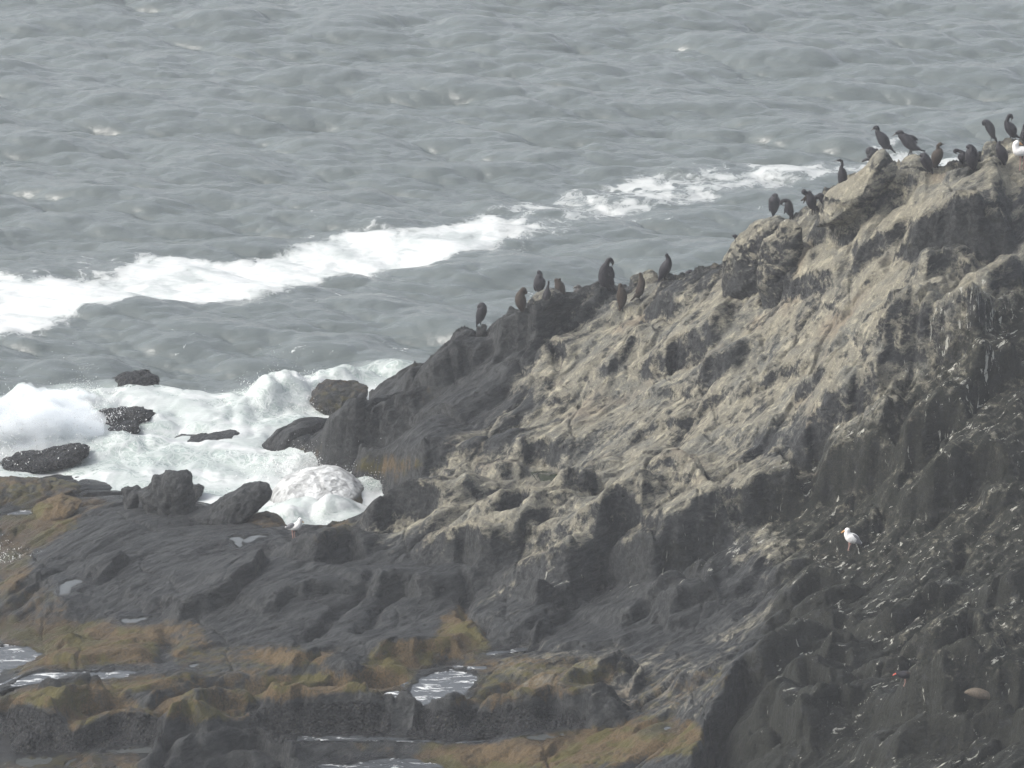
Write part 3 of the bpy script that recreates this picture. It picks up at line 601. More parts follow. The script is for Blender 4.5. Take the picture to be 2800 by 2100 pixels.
for k, pts, lab, kind in POOLS:
    P = Z(k, pts); c = P.mean(0)
    x, y = world_line(k, pts, 0)
    i = np.clip(np.searchsorted(gx, x), 0, len(gx) - 1)
    # level = low quantile of the visible ground under the outline
    near = (np.abs(U1 - c[0]) < (np.ptp(P[:, 0]) / 2 + 8)) & (np.abs(V1 - c[1]) < (np.ptp(P[:, 1]) / 2 + 6)) & (Y > 96) & (Y < 131)
    lv = float(np.median(Zt[near])) if near.any() else .3
    lv = max(lv, .12)
    px, py = at_z(P[:, 0], P[:, 1], lv)
    s = window(px, py, .8)
    ins = np.zeros(X[s].shape, bool); qx, qy = wx[s] * .5 + X[s] * .5, wy[s] * .3 + Y[s] * .7
    for a in range(len(px)):
        b = (a + 1) % len(px)
        if py[a] == py[b]: continue
        ins ^= ((py[a] > qy) != (py[b] > qy)) & (qx < (px[b] - px[a]) * (qy - py[a]) / (py[b] - py[a]) + px[a])
    d, _, _, _ = line_dist(qx, qy, np.append(px, px[0]), np.append(py, py[0])); sg = np.where(ins, -d, d) + .16 * fbm(X[s] * 2.6, Y[s] * 1.2, 6.6, 4, .6)
    z0 = Zt[s]
    bed = lv - .03 - np.minimum(.12, -sg * .4) + .025 * fine2[s]
    rim = np.maximum(z0, lv + .02 + .0 * z0)
    front = np.clip((sg) / .6, 0, 1)
    zin = bed
    zout = lv + .025 + (z0 - lv) * sst(0, .75, sg) 
    zout = np.where(z0 > lv + .025, lv + .025 + (z0 - lv - .025) * sst(0, .5, sg), zout)
    Zt[s] = np.where(sg < 0, zin, np.where(sg < .75, zout, z0))
    WET[s] = np.maximum(WET[s], 1 - sst(.05, .55, sg))
    pool_meshes.append((px, py, lv, lab, kind))

# ------------------------------------------------------------------ rock masks
U, V = project(X, Y, Zt)
nu = 22 * noise3(X * 1.3, Y * 1.0, 3.3) + 9 * noise3(X * 5, Y * 4, 1.3); nv = 12 * noise3(X * 1.2, Y * 1.1, 8.3) + 7 * noise3(X * 5, Y * 4, 6.3)
u2, v2 = U + nu, V + nv
R_gu = raster([
  (.40, Z('J', [(300, 800), (1900, 850), (1700, 1250), (600, 1180), (0, 1050)])),
  (.88, Z('T', [(1500, 1110), (1850, 900), (2000, 640), (2230, 500), (2230, 1240), (1700, 1240)])),
  (.60, Z('T', [(1170, 730), (1260, 660), (1400, 620), (1540, 580), (1700, 590), (1850, 560), (1830, 640), (1760, 700), (1700, 770), (1750, 830), (1700, 900), (1600, 950), (1640, 1010), (1500, 1080), (1300, 1130), (1220, 1180), (1000, 1180), (800, 1150), (790, 1130), (830, 1080), (920, 1020), (960, 990), (1100, 920), (1150, 830), (1130, 800)])),
  (.9, Z('A', [(480, 930), (700, 740), (870, 640), (1110, 420), (1200, 450), (1260, 530), (1370, 450), (1500, 560), (1780, 530), (1900, 480), (1980, 350), (2212, 350), (2212, 560), (1900, 640), (1600, 800), (1300, 960), (1000, 1150), (860, 1360), (560, 1360), (540, 1040)])),
  (.55, Z('A', [(-60, 1110), (330, 900), (540, 1040), (540, 1360), (0, 1420)])),
  (.7, Z('A', [(1260, 980), (1900, 640), (2212, 560), (2300, 840), (1900, 900), (1500, 1080), (1250, 1180), (900, 1400)])),
  (.78, Z('T', [(1850, 560), (2000, 560), (2212, 520), (2230, 700), (2100, 640), (2000, 780), (1950, 830), (1850, 870), (1700, 930), (1620, 960), (1700, 900), (1750, 830), (1700, 770), (1830, 640)])),
  (.62, Z('T', [(1060, 1340), (1120, 1240), (1190, 1180), (1300, 1130), (1500, 1080), (1640, 1010), (1850, 870), (1900, 930), (1700, 1050), (1500, 1110), (1400, 1180), (1300, 1170), (1100, 1290), (1040, 1270)])),
  (.80, Z('D', [(1000, 700), (1300, 560), (1560, 420), (1900, 540), (2300, 420), (2300, 1120), (1700, 1250), (1250, 1230), (1100, 1050), (1200, 850)])),
  (.4, Z('D', [(-100, 640), (250, 440), (400, 420), (250, 560), (100, 800), (-80, 960)]))], 44)
R_ol = raster([(.75, Z('T', [(1550, 1100), (1850, 880), (2000, 780), (2100, 640), (2300, 560), (2300, 1800), (1480, 1800), (1550, 1480), (1640, 1330), (1700, 1200)])),
  (.6, Z('A', [(1000, 1150), (1250, 990), (1900, 850), (2300, 820), (2300, 1100), (1500, 1280), (1050, 1330)])),
  (.5, Z('E', [(-40, 560), (400, 480), (1100, 480), (1000, 900), (500, 870), (0, 920), (-150, 800)])),
  (.5, Z('E', [(1100, 900), (1580, 500), (2212, 330), (2212, 1100), (1700, 1000)]))], 60)
R_st = raster([(.62, Z('T', [(1500, 1080), (1850, 870), (2000, 640), (2230, 500), (2230, 1700), (1700, 1700), (1600, 1500), (1750, 1200), (1400, 1290), (1150, 1290), (1300, 1180)])),
  (.85, Z('T', [(1990, 680), (2120, 600), (2200, 640), (2180, 780), (2120, 900), (1990, 780)])),
  (.85, Z('C', [(1180, 1050), (1350, 850), (1560, 700), (1850, 600), (2000, 280), (2080, 300), (1880, 640), (1700, 900), (1650, 1050), (1500, 900), (1250, 1100)])),
  (.8, Z('D', [(150, 420), (450, 260), (750, 130), (980, 90), (960, 180), (900, 280), (500, 400), (250, 420)])),
  (.8, Z('E', [(380, 560), (460, 430), (760, 420), (1130, 460), (1000, 640), (700, 660), (420, 660)])),
  (.75, Z('E', [(560, 860), (900, 740), (1100, 720), (1000, 960), (700, 1000), (450, 980)])), (.7, Z('E', [(1880, 820), (2000, 740), (2030, 900), (1990, 960), (1900, 940)])),
  (.68, Z('D', [(1000, 700), (1300, 560), (1560, 420), (1900, 540), (2300, 420), (2300, 1120), (1700, 1250), (1250, 1230), (1100, 1050), (1200, 850)])),
  (.6, Z('D', [(50, 1400), (300, 1300), (560, 1460), (680, 1580), (500, 1660), (30, 1660)])), (.35, Z('T', [(1170, 730), (1540, 580), (1700, 590), (1640, 1010), (1200, 1180), (800, 1150), (960, 990), (1150, 830)])),
  (.3, Z('A', [(0, 1110), (330, 900), (1110, 420), (2212, 350), (2212, 800), (800, 1400), (0, 1420)])), (.5, Z('A', [(250, 1000), (500, 950), (540, 1300), (300, 1280)]))], 24)
R_pit = raster([(1, Z('T', [(160, 1280), (330, 1060), (560, 1060), (840, 1180), (1000, 1240), (1500, 1200), (1640, 1300), (1600, 1440), (1100, 1420), (500, 1420), (150, 1330)])),
  (.7, Z('T', [(1150, 720), (1850, 560), (1700, 900), (1300, 1130), (800, 1150)])), (.8, Z('T', [(700, 900), (1150, 720), (1300, 700), (1500, 900), (1000, 1000), (800, 980)])), (.5, Z('T', [(950, 1300), (1550, 1250), (1530, 1500), (1000, 1500)]))], 60)
sm_ = lambda R: look(R, u2, v2)
gu = np.where(Y > 95, sm_(R_gu), 0); mo = sm_(R_mo); ol = sm_(R_ol); st_ = sm_(R_st); pit_ = sm_(R_pit); mu_ = sm_(R_muss)
mo = mo * (1 - .9 * mu_)
# a little sideways push so steep faces are not straight curtains
ndx = .04 * noise3(X * 3, Y * 3, Zt * 3 + 5) * amp; ndy = .06 * noise3(X * 3, Y * 3, Zt * 3 + 25) * amp
V3 = np.stack([X + ndx, Y + ndy, Zt], -1).reshape(-1, 3)
GF = grid_faces(len(gx), len(gy))
zf = Zt.reshape(-1)[GF].max(1); GF = GF[zf > -3.2]
terrain = mesh_obj("rocky_shore_ground", V3, GF, M_ROCK, attrs=dict(guano=gu.ravel(), moss=mo.ravel(), olive=ol.ravel(), streak=st_.ravel(), pit=pit_.ravel(), mussel=mu_.ravel(), wet=np.maximum(WET, (1 - sst(.12, .55, Zt + .1 * noise3(X, Y, 2.2))) * (U < 1300)).ravel()))
tag(terrain, 'headland of layered rock sloping down to a weedy tidal shelf', 'rocky ground', kind='structure')
def tz(x, y):
    i = np.clip(np.searchsorted(gx, x) - 1, 0, len(gx) - 2); j = np.clip(np.searchsorted(gy, y) - 1, 0, len(gy) - 2)
    return Zt[j, i]
vt = V3; bv_mask = (V3[:, 1] > 94) & (np.abs(V3[:, 0]) < 14)
bvh = BVHTree.FromPolygons([tuple(v) for v in V3.tolist()], GF[::1].tolist())
def cast(u, v):
    d = Vector([float(a) for a in ray(u, v)]).normalized(); h = bvh.ray_cast(Vector((0, 0, CH)), d)
    return h[0]
# ------------------------------------------------------------------ sea
def ocean(N, L, wind=5., seed=3, lo=.25, hi=40., th0=math.radians(-105), spread=4.):
    r = np.random.default_rng(seed); k = 2 * np.pi * np.fft.fftfreq(N, L / N)
    KX, KY = np.meshgrid(k, k); K = np.hypot(KX, KY); K[0, 0] = 1e-6
    kp = 2 * np.pi / wind
    P = np.exp(-1.0 * (kp / K) ** 2) / K ** 4.15
    c = np.cos(np.arctan2(KY, KX) - th0); P *= (.05 + np.abs(c) ** spread)
    P[(K > 2 * np.pi / lo) | (K < 2 * np.pi / hi)] = 0
    A = np.sqrt(P) * (r.normal(size=K.shape) + 1j * r.normal(size=K.shape)); A[0, 0] = 0
    h = np.fft.ifft2(A).real; dx = np.fft.ifft2(-1j * KX / K * A).real; dy = np.fft.ifft2(-1j * KY / K * A).real
    s = h.std(); return h / s, dx / s, dy / s
def tile(T, x, y, L):
    N = T.shape[0]; fx = (x / L * N) % N; fy = (y / L * N) % N; i = fx.astype(int); j = fy.astype(int); a = fx - i; b = fy - j
    i2 = (i + 1) % N; j2 = (j + 1) % N; i %= N; j %= N
    return T[j, i] * (1 - a) * (1 - b) + T[j, i2] * a * (1 - b) + T[j2, i] * (1 - a) * b + T[j2, i2] * a * b
OL = 97.0; OT = ocean(2048, OL)
gx_r, gy_r = gx, gy
wxa = axis(-17.5, 17.5, .055, -3000, 3000, 1.13); wya = axis(100, 186, .085, 60, 4000, 1.13)
SXg, SYg = np.meshgrid(wxa, wya)
us, vs_ = project(SXg, SYg, 0 * SXg)
def sp(k, pts): return Z(k, pts)
SURF = raster([(1, sp('S', [(-300, 1075), (80, 1090), (200, 1062), (300, 1075), (420, 1080), (600, 1075), (720, 1050), (800, 1050), (1000, 1030), (1100, 1015), (1200, 1040), (1300, 1500), (-300, 1500)])), (.6, sp('H', [(-200, 700), (330, 700), (1060, 900), (1000, 1040), (-200, 1150)]))], 24)
BAND = raster([
  (1, sp('K', [(-200, 1165), (60, 1172), (130, 1192), (230, 1188), (330, 1203), (430, 1212), (500, 1195), (560, 1160), (530, 1128), (620, 1095), (850, 1090), (1000, 1105), (1100, 1120), (1200, 1075), (1350, 1045), (1500, 1005), (1700, 1012), (1900, 985), (2100, 945), (2230, 935),
              (2230, 1050), (2000, 1100), (1900, 1140), (1600, 1160), (1400, 1190), (1300, 1240), (1100, 1290), (900, 1330), (600, 1340), (400, 1370), (100, 1440), (-200, 1460)])),
  (.55, sp('T', [(1080, 485), (1120, 435), (1250, 405), (1400, 372), (1560, 360), (1800, 350), (1900, 345), (1950, 360), (1800, 385), (1640, 412), (1480, 440), (1330, 468), (1220, 512), (1080, 540)])),
  (.62, sp('T', [(1400, 400), (1560, 380), (1800, 358), (1830, 365), (1600, 392), (1440, 415)])),
  (.6, sp('S', [(2370, 400), (2440, 405), (2560, 430), (2700, 425), (2860, 400), (2860, 470), (2600, 470), (2400, 455)])),
  (.45, sp('K', [(330, 1100), (500, 1095), (560, 1150), (470, 1205), (340, 1200)])), ], 12)
LACE = raster([
  (.5, sp('K', [(1200, 1250), (1450, 1210), (1700, 1195), (2250, 1175), (2250, 1240), (1900, 1260), (1700, 1290), (1400, 1310), (1200, 1300)])),
  (.42, sp('S', [(1200, 760), (1500, 740), (1700, 700), (1900, 690), (1880, 760), (1500, 800), (1200, 830)])),
  (.42, sp('K', [(-200, 1460), (300, 1390), (700, 1350), (1000, 1330), (900, 1370), (500, 1450), (300, 1530), (-200, 1560)])),
  (.42, sp('K', [(900, 1550), (1200, 1500), (1900, 1480), (1880, 1540), (1500, 1560), (1000, 1600)])),
  (.40, sp('S', [(700, 1010), (1000, 940), (1200, 900), (1150, 1010), (900, 1030), (760, 1060)])),
  (.42, sp('K', [(200, 1570), (330, 1580), (380, 1700), (230, 1700)])),
  (.3, sp('K', [(1200, 950), (1900, 880), (2250, 850), (2250, 950), (1900, 980), (1300, 1040)])),
  (.26, sp('T', [(-20, 560), (2212, 330), (2212, 700), (-20, 860)]))], 30)
wn = 30 * noise3(SXg * .35, SYg * .35, 4.4) + 14 * noise3(SXg * 1.3, SYg * 1.1, 2.4); wm_ = 11 * noise3(SXg * .4, SYg * .35, 7.4) + 6 * noise3(SXg * 1.4, SYg * 1.2, 6.1)
cull = (np.abs(SXg) < 30) & (SYg < 200)
surf = np.where(cull, look(SURF, us + wn, vs_ + wm_), 0); band = np.where(cull, look(BAND, us + wn, vs_ + wm_), 0); lace = np.where(cull, look(LACE, us + wn, vs_ + wm_), 0)
fade = np.clip(1 - (np.maximum(np.abs(SXg) - 18, 0) / 25 + np.maximum(SYg - 190, 0) / 60 + np.maximum(100 - SYg, 0) / 20), 0, 1)
calm = 1 - .35 * band
A = .125 * fade * calm * (1 - .5 * surf)
sh = 1 - .9 * look(raster([(1, sp('S', [(-300, 1490), (3100, 1490), (3100, 2400), (-300, 2400)]))], 30), us, vs_)
oh, ox, oy = (tile(t, SXg, SYg, OL) for t in OT)
zz = A * oh
# a gentle swell rolling in
zz = zz + fade * (1 - surf) * .10 * np.sin((SYg + .25 * SXg) * 2 * np.pi / 11 + 2 * noise3(SXg * .06, SYg * .05, 1.5))
# churned surf and breaking mounds
ch1 = fbm(SXg * .45, SYg * .5, 3.1, 4, .5); ch2 = fbm(SXg * .6, SYg * .6, 9.1, 3, .5, True)
zz = zz + surf * sh * (.10 * ch1 + .05 * ch2)
def mound(u, v, h, rx, ry, sk=0):
    x, y = at_z(u, v, 0); X_ = SXg - x; Y_ = SYg - y - sk * X_
    return h * np.exp(-(X_ / rx) ** 2 - (Y_ / ry) ** 2)
for a in ((40, 1195, 1.0, 1.7, .9), (170, 1130, .35, .9, .9), (880, 1425, .25, 1.3, .5), (740, 1100, .45, 1.2, .9, .6), (850, 1075, .35, 1.0, .7, .3), (960, 1045, .25, .8, .6), (1080, 1030, .22, .8, .5), (600, 1180, .2, 2, 1.5), (300, 1110, .25, 1.5, 1.0), (850, 1270, .35, .8, 1.0), (1000, 1330, .35, .6, 1.3), (870, 1400, .25, 1.3, 1.0), (420, 1240, .2, 1.5, 1.2)):
    zz = zz + mound(*a) * (1 + .5 * ch2) * sh
px_ = SXg + 0.95 * A * ox; py_ = SYg + 0.95 * A * oy
bound = sh
SV = np.stack([px_, py_, zz - .25 * (1 - sh)], -1).reshape(-1, 3)
def water_material(name, deep=(.076, .092, .091), pool=False):
    t = NT(name)
    fo = t.attr('band'); la = t.attr('lace'); su = t.attr('surf')
    v = t.map((1, 1, 1)); 
    dis = t.n('ShaderNodeTexNoise'); t.l(t.co, dis.inputs['Vector']); dis.inputs['Scale'].default_value = 1.3; dis.inputs['Detail'].default_value = 6
    ad = t.n('ShaderNodeVectorMath'); ad.operation = 'MULTIPLY_ADD'; t.l(dis.outputs['Color'], ad.inputs[0]); ad.inputs[1].default_value = (1.1, 1.3, .4); t.l(t.co, ad.inputs[2])
    dv = ad.outputs[0]
    n1 = t.noise(dv, .9, 8, .62); n2 = t.noise(t.map((1, .8, 1), vec=dv), 3.5, 7, .65)
    cell = t.vor(t.map((1, .8, 1), vec=dv), 2.2, 'DISTANCE_TO_EDGE'); cell2 = t.vor(t.map((1, .8, 1), vec=dv), 6.0, 'DISTANCE_TO_EDGE')
    web = t.math('MAXIMUM', t.ss(cell, .12, .0), t.math('MULTIPLY', t.ss(cell2, .14, .0), .85))
    nn = t.math('ADD', t.math('MULTIPLY', n1, .6), t.math('MULTIPLY', n2, .4))
    # dense rafts with torn edges and holes
    b1 = t.ss(t.math('ADD', fo, t.math('MULTIPLY', t.math('SUBTRACT', nn, .5), 3.2)), .34, .74)
    b1 = t.math('MULTIPLY', b1, t.ss(fo, .03, .2))
    b1 = t.math('MAXIMUM', b1, t.math('MULTIPLY', t.math('MULTIPLY', web, .8), t.ss(t.math('ADD', fo, t.math('MULTIPLY', t.math('SUBTRACT', n1, .5), 1.6)), .30, .7)))
    b1 = t.math('MULTIPLY', b1, t.ss(t.math('SUBTRACT', t.vor(t.map((1, .8, 1), vec=dv), 1.4), t.math('MULTIPLY', t.math('SUBTRACT', 1., fo), .55)), -.12, .03))
    b1 = t.math('MULTIPLY', b1, t.ss(fo, .35, .95, .62, 1.))
    # thin lace and flecks
    l1 = t.math('MULTIPLY', t.ss(t.math('ADD', la, t.math('MULTIPLY', t.math('SUBTRACT', nn, .5), 2.6)), .52, .70), t.ss(t.math('ADD', web, t.math('MULTIPLY', t.math('SUBTRACT', n2, .5), 2)), .3, .8))
    l1 = t.math('MULTIPLY', l1, t.ss(la, .05, .2))
    # surf: white with green-grey windows
    s1 = t.ss(t.math('ADD', su, t.math('MULTIPLY', t.math('SUBTRACT', t.noise(t.map((.4, 1.1, 1.2), (0, 0, -.5), vec=dv), 1.2, 9, .62, .6), .5), 3.4)), .62, 1.35)
    s1 = t.math('MULTIPLY', s1, t.ss(su, .1, .4))
    s1 = t.math('MAXIMUM', s1, t.math('MULTIPLY', t.math('MULTIPLY', web, .75), t.ss(su, .3, .8)))
    foam = t.math('MAXIMUM', t.math('MAXIMUM', b1, l1), s1, clamp=True)
    body = t.mix(t.ss(su, .1, .9), deep, (.27, .32, .30))
    c = t.mix(foam, body, t.mix(t.ss(n1, .35, .6), (.33, .36, .36), (.48, .50, .50)))
    t.l(c, t.p.inputs['Base Color'])
    t.l(t.ss(foam, 0, 1, .12, .75), t.p.inputs['Roughness']); t.p.inputs['IOR'].default_value = 1.45
    t.l(t.ss(foam, 0, 1, .5, .15), t.p.inputs['Specular IOR Level'])
    rip = t.noise(t.map((.5, 1.1, 1), (0, 0, .12)), 3.6, 5, .6, .3)
    b = t.bump(rip, .055, .8)
    b = t.bump(foam, .02, .5, b); b = t.bump(n2, .02, .5, b)
    t.l(b, t.p.inputs['Normal']); return t.m
M_SEA = water_material('sea_water')
sea = mesh_obj("sea", SV, grid_faces(len(wxa), len(wya)), M_SEA, attrs=dict(band=band.ravel(), lace=lace.ravel(), surf=(surf * (.35 + .65 * sh)).ravel()))
tag(sea, 'choppy grey-green sea with a raft of foam and white surf', 'sea', kind='structure')

# ---- tide pools: flat sheets of water lying in the hollows
def pool_material(name, kind):
    t = NT(name)
    n = t.noise(t.map((.45, 1.1, 1), (0, 0, .25)), 5, 8, .7, .8)
    m = t.ss(n, .53, .66) if kind == 'foam' else t.ss(n, .68, .76)
    if kind == 'dark': m = t.math('MULTIPLY', m, 0.)
    base_c = {'foam': (.04, .045, .05), 'pale': (.05, .055, .055), 'dark': (.015, .021, .010)}[kind]
    t.l(t.mix(m, base_c, (.56, .58, .58)), t.p.inputs['Base Color']); t.p.inputs['IOR'].default_value = 1.34
    t.l(t.ss(m, 0, 1, .1, .7), t.p.inputs['Roughness'])
    t.l(t.bump(t.noise(t.co, 7, 4), .03 if kind == 'foam' else .006, .7), t.p.inputs['Normal']); return t.m
PM = {k: pool_material('pool_water_' + k, k) for k in ('foam', 'pale', 'dark')}
for px, py, lv, lab, kind in pool_meshes:
    cx, cy_ = px.mean(), py.mean(); n = len(px)
    rx = cx + (px - cx) * 1.25; ry = cy_ + (py - cy_) * 1.25
    V_ = [(x, y, lv) for x, y in zip(px, py)] + [(cx, cy_, lv)]
    V_ = [(x, y, lv) for x, y in zip(rx, ry)] + [(cx, cy_, lv)]
    F_ = [(i, (i + 1) % n, n) for i in range(n)]
    if sum((rx[i] * ry[(i + 1) % n] - rx[(i + 1) % n] * ry[i]) for i in range(n)) < 0: F_ = [f[::-1] for f in F_]
    o = mesh_obj("tide_pool_water", V_, F_, PM[kind], smooth=False); tag(o, lab, 'tide pool', kind='structure')

# ---- breaking spray: droplets and torn sheets thrown up from the surf (uncountable)
def spray(name, lab, blobs, n, big=.03):
    """blobs: (u, v_base, width px, height px, lean) ; each throws droplets on ballistic arcs"""
    V_, F_ = [], []
    r = np.random.default_rng(abs(hash(lab)) % 1000 if False else len(lab))
    T = np.array([(1, 1, 1), (1, -1, -1), (-1, 1, -1), (-1, -1, 1)], float); TF = [(0, 1, 2), (0, 3, 1), (0, 2, 3), (1, 3, 2)]
    for (u, v, wp, hp, lean) in blobs:
        x0, y0 = at_z(u, v, .1); s = y0 / FP / CP
        W_, H_ = wp * s, hp * s
        for i in range(n):
            a = r.normal() * .42; h = abs(r.normal()) ** 1.1 * .5
            # fingers: droplets cluster along a few jets
            j = r.integers(0, 9); ja = (j - 4) * .22 + .06 * r.normal(); q = r.random() ** 1.6
            if r.random() < .6: X_ = ja * W_ * (.4 + q) + r.normal() * .03; Z_ = q * H_ * (1 - .25 * abs(ja)) * (0.6 + .4 * math.sin(j * 2.3 + 1) ** 2)
            else: X_ = a * W_; Z_ = h * H_ * math.exp(-a * a)
            sz = big * (.12 + .8 * r.random() ** 5) * (1.2 - .6 * min(1, Z_ / H_))
            Pp = np.array([x0 + X_ + lean * Z_, y0 + r.normal() * W_ * .22, max(.02, Z_)])
            R_ = r.normal(size=(3, 3)); R_ /= np.linalg.norm(R_, axis=0)
            b0 = len(V_)
            for q_ in (T * sz) @ R_: V_.append(Pp + q_ * (1, 1, 1.3))
            F_ += [(b0 + a_, b0 + b_, b0 + c_) for a_, b_, c_ in TF]
    o = mesh_obj(name, np.array(V_), np.array(F_), M_SPRAY, smooth=True)
    tag(o, lab, 'sea spray', kind='stuff'); return o
def spray_mat():
    t = NT('white_spray'); t.p.inputs['Base Color'].default_value = (.70, .72, .72, 1); t.p.inputs['Roughness'].default_value = .5
    t.p.inputs['Subsurface Weight'].default_value = 0; t.p.inputs['Specular IOR Level'].default_value = .2; return t.m
M_SPRAY = spray_mat()
spray('breaking_wave_spray', 'big white burst of spray breaking over mussel rocks at the picture edge', [(60, 1225, 330, 170, -.1), (20, 1180, 200, 110, -.1), (180, 1170, 130, 120, .1), (230, 1095, 90, 50, 0)], 12000, .015)
spray('wave_crest_spray', 'spiky plume of spray above the breaker left of the brown boulder', [(765, 1085, 90, 95, .1), (810, 1070, 120, 40, .1), (740, 1110, 200, 50, 0), (950, 1040, 220, 22, 0)], 4500, .015)
spray('inlet_spray', 'lacy splash leaping in the inlet behind the washed boulder', [(860, 1285, 170, 75, .0), (830, 1275, 90, 60, 0), (980, 1310, 130, 70, .3), (1010, 1345, 90, 60, .2), (880, 1415, 260, 30, 0)], 5000, .015)
spray('tide_splash', 'thin splash pouring over the left edge ledge', [(15, 1540, 70, 90, .1)], 900, .014)

def mist(name, lab, u, v, wp, hp, dens, dep=.5, seed=0):
    """a bank of fine spray: real airborne water, a small white volume with a billowing outline"""
    x0, y0 = at_z(u, v, 0.); s = y0 / FP / CP; W_, H_ = wp * s / 2, hp * s
    n, m = 96, 56; th = np.linspace(0, 2 * np.pi, n, endpoint=False); ph = np.linspace(.02, np.pi * .56, m)
    T_, P_ = np.meshgrid(th, ph); dx, dy, dz = np.sin(P_) * np.cos(T_), np.sin(P_) * np.sin(T_), np.cos(P_)
    r = 1 + .42 * fbm(dx * 1.3 + seed, dy * 1.3, dz * 1.3, 3, .5) + .07 * fbm(dx * 5 + seed, dy * 5, dz * 5, 3, .5)
    V_ = np.stack([x0 + W_ * r * dx, y0 + W_ * dep * r * dy, np.maximum(H_ * r * dz, -.2)], -1).reshape(-1, 3)
    F_ = []
    for i in range(m - 1):
        for j in range(n): F_.append((i * n + j, (i + 1) * n + j, (i + 1) * n + (j + 1) % n, i * n + (j + 1) % n))
    F_.append(tuple(range(n))); F_.append(tuple((m - 1) * n + j for j in range(n))[::-1])
    mt = bpy.data.materials.new('spray_mist'); mt.use_nodes = True; t = mt.node_tree; t.nodes.clear()
    o = t.nodes.new('ShaderNodeOutputMaterial'); vv = t.nodes.new('ShaderNodeVolumePrincipled'); vv.inputs['Color'].default_value = (.95, .98, 1, 1); vv.inputs['Density'].default_value = dens
    t.links.new(vv.outputs[0], o.inputs['Volume']); ob = mesh_obj(name, V_, F_, mt); tag(ob, lab, 'sea spray', kind='stuff')
mist('breaking_wave_mist', 'dense white cloud of spray in the big breaking wave at the picture edge', 40, 1215, 420, 160, 3.2, .5, 1)
mist('breaking_wave_mist', 'bright core of the big breaking wave at the picture edge', 20, 1222, 300, 105, 9., .4, 3)
mist('breaking_wave_mist', 'lower lobe of white spray right of the big breaking wave', 190, 1130, 190, 62, 3., .5, 5)
mist('wave_crest_mist', 'puff of spray over the breaker left of the brown boulder', 755, 1100, 170, 50, 3., .5, 9)
# ------------------------------------------------------------------ free-standing rocks (outline + real thickness)
def resample(P, n):
    Q = np.vstack([P, P[:1]]); d = np.r_[0, np.cumsum(np.hypot(*np.diff(Q, axis=0).T))]
    t = np.linspace(0, d[-1], n, endpoint=False); a = np.stack([np.interp(t, d, Q[:, 0]), np.interp(t, d, Q[:, 1])], 1)
    for _ in range(2): a = .5 * a + .25 * (np.roll(a, 1, 0) + np.roll(a, -1, 0))
    return a
def rock(name, key, pts, label, cat, y=None, z=None, thick=.6, rough=.05, lean=.0, masks={}, group=None, sink=.35, cell=1.0, lumps=0., power=.5, kind=None):
    """outline in the upright plane at distance y; bulges by `thick` (times its half-height) towards and away from us"""
    P = Z(key, pts)
    if y is None and z is None:
        h = cast(P[:, 0].mean(), P[:, 1].max() - 4); y = float(h.y) + .25
    if y is None:
        _, y = at_z(P[:, 0].mean(), P[:, 1].max() - 2, z); y = float(y)
        y += .85 * thick * min(np.ptp(P[:, 0]), np.ptp(P[:, 1])) * y / FP
    x_, z_ = at_y(P[:, 0], P[:, 1], y); O = resample(np.stack([x_, z_], 1), 170)
    zmin = O[:, 1].min(); ext = np.ptp(O[:, 1])
    O[:, 1] = np.where(O[:, 1] < zmin + .25 * ext, O[:, 1] - sink * (1 - (O[:, 1] - zmin) / (.25 * ext)), O[:, 1])
    c = O.mean(0); nr = 34; V_, F_ = [], []
    R = np.sin(np.linspace(0, np.pi / 2, nr + 1)); W_ = thick * min(np.ptp(O[:, 0]), np.ptp(O[:, 1])) 
    n = len(O); ring = []
    for side in (-1, 1):
        for k in range(nr + (0 if side == 1 else 1)):
            rr = R[k] if k else 0.
            if k == 0: V_.append((c[0], y + side * W_, c[1] + lean * 0)); ring.append((side, k, len(V_) - 1)); continue
            t_ = side * W_ * (1 - rr ** 2) ** power
            s = len(V_); Q = c + (O - c) * rr
            V_ += [(q[0], y + t_ + lean * (q[1] - c[1]), q[1]) for q in Q]; ring.append((side, k, s))
    rim = [s for sd, k, s in ring if sd == -1 and k == nr][0]
    V_ = np.array(V_)
    for side in (-1, 1):
        st = {k: s for sd, k, s in ring if sd == side}; st[nr] = rim
        for i in range(n):
            j = (i + 1) % n; f = (st[0], st[1] + i, st[1] + j); F_.append(f if side == -1 else f[::-1])
            for k in range(1, nr):
                f = (st[k] + i, st[k + 1] + i, st[k + 1] + j, st[k] + j); F_.append(f if side == -1 else f[::-1])
    a = fbm(V_[:, 0] * 1.7, V_[:, 1] * 1.7, V_[:, 2] * 2.2 + 3, 3, .5, True); b = fbm(V_[:, 0] * 7, V_[:, 1] * 7, V_[:, 2] * 7, 4, .6)
    e = fbm(V_[:, 0] * 1.5 + 9, V_[:, 1] * 1.5, V_[:, 2] * 1.5, 3)
    D = V_ - np.array([c[0], y, c[1]]); L = np.linalg.norm(D, axis=1)[:, None] + 1e-6
    V_ = V_ + D / L * ((a * rough * 1.2 + b * rough * .45)[:, None]) + np.stack([0 * e, 1.0 * e, 0 * e], 1) * rough * 2.5
    n1 = fbm(V_[:, 0] * 2, V_[:, 1] * 2, V_[:, 2] * 2 + 40, 3)
    at = {k: np.zeros(len(V_)) for k in ('guano', 'moss', 'olive', 'streak', 'pit', 'mussel', 'wash')}; at['wet'] = np.clip(1 - (V_[:, 2] + .1 * n1) / .45, 0, 1) * .9
    for k, v in masks.items():
        at[k] = (v(V_, zmin, ext, O) if callable(v) else np.full(len(V_), v)) + 0 * n1
    o = mesh_obj(name, V_, F_, M_ROCK, attrs=at); tag(o, label, cat, group, kind); return o
low = lambda amt, lim=.5: (lambda V_, z0, ex, O: amt * np.clip(1 - (V_[:, 2] - z0) / (lim * ex), 0, 1))
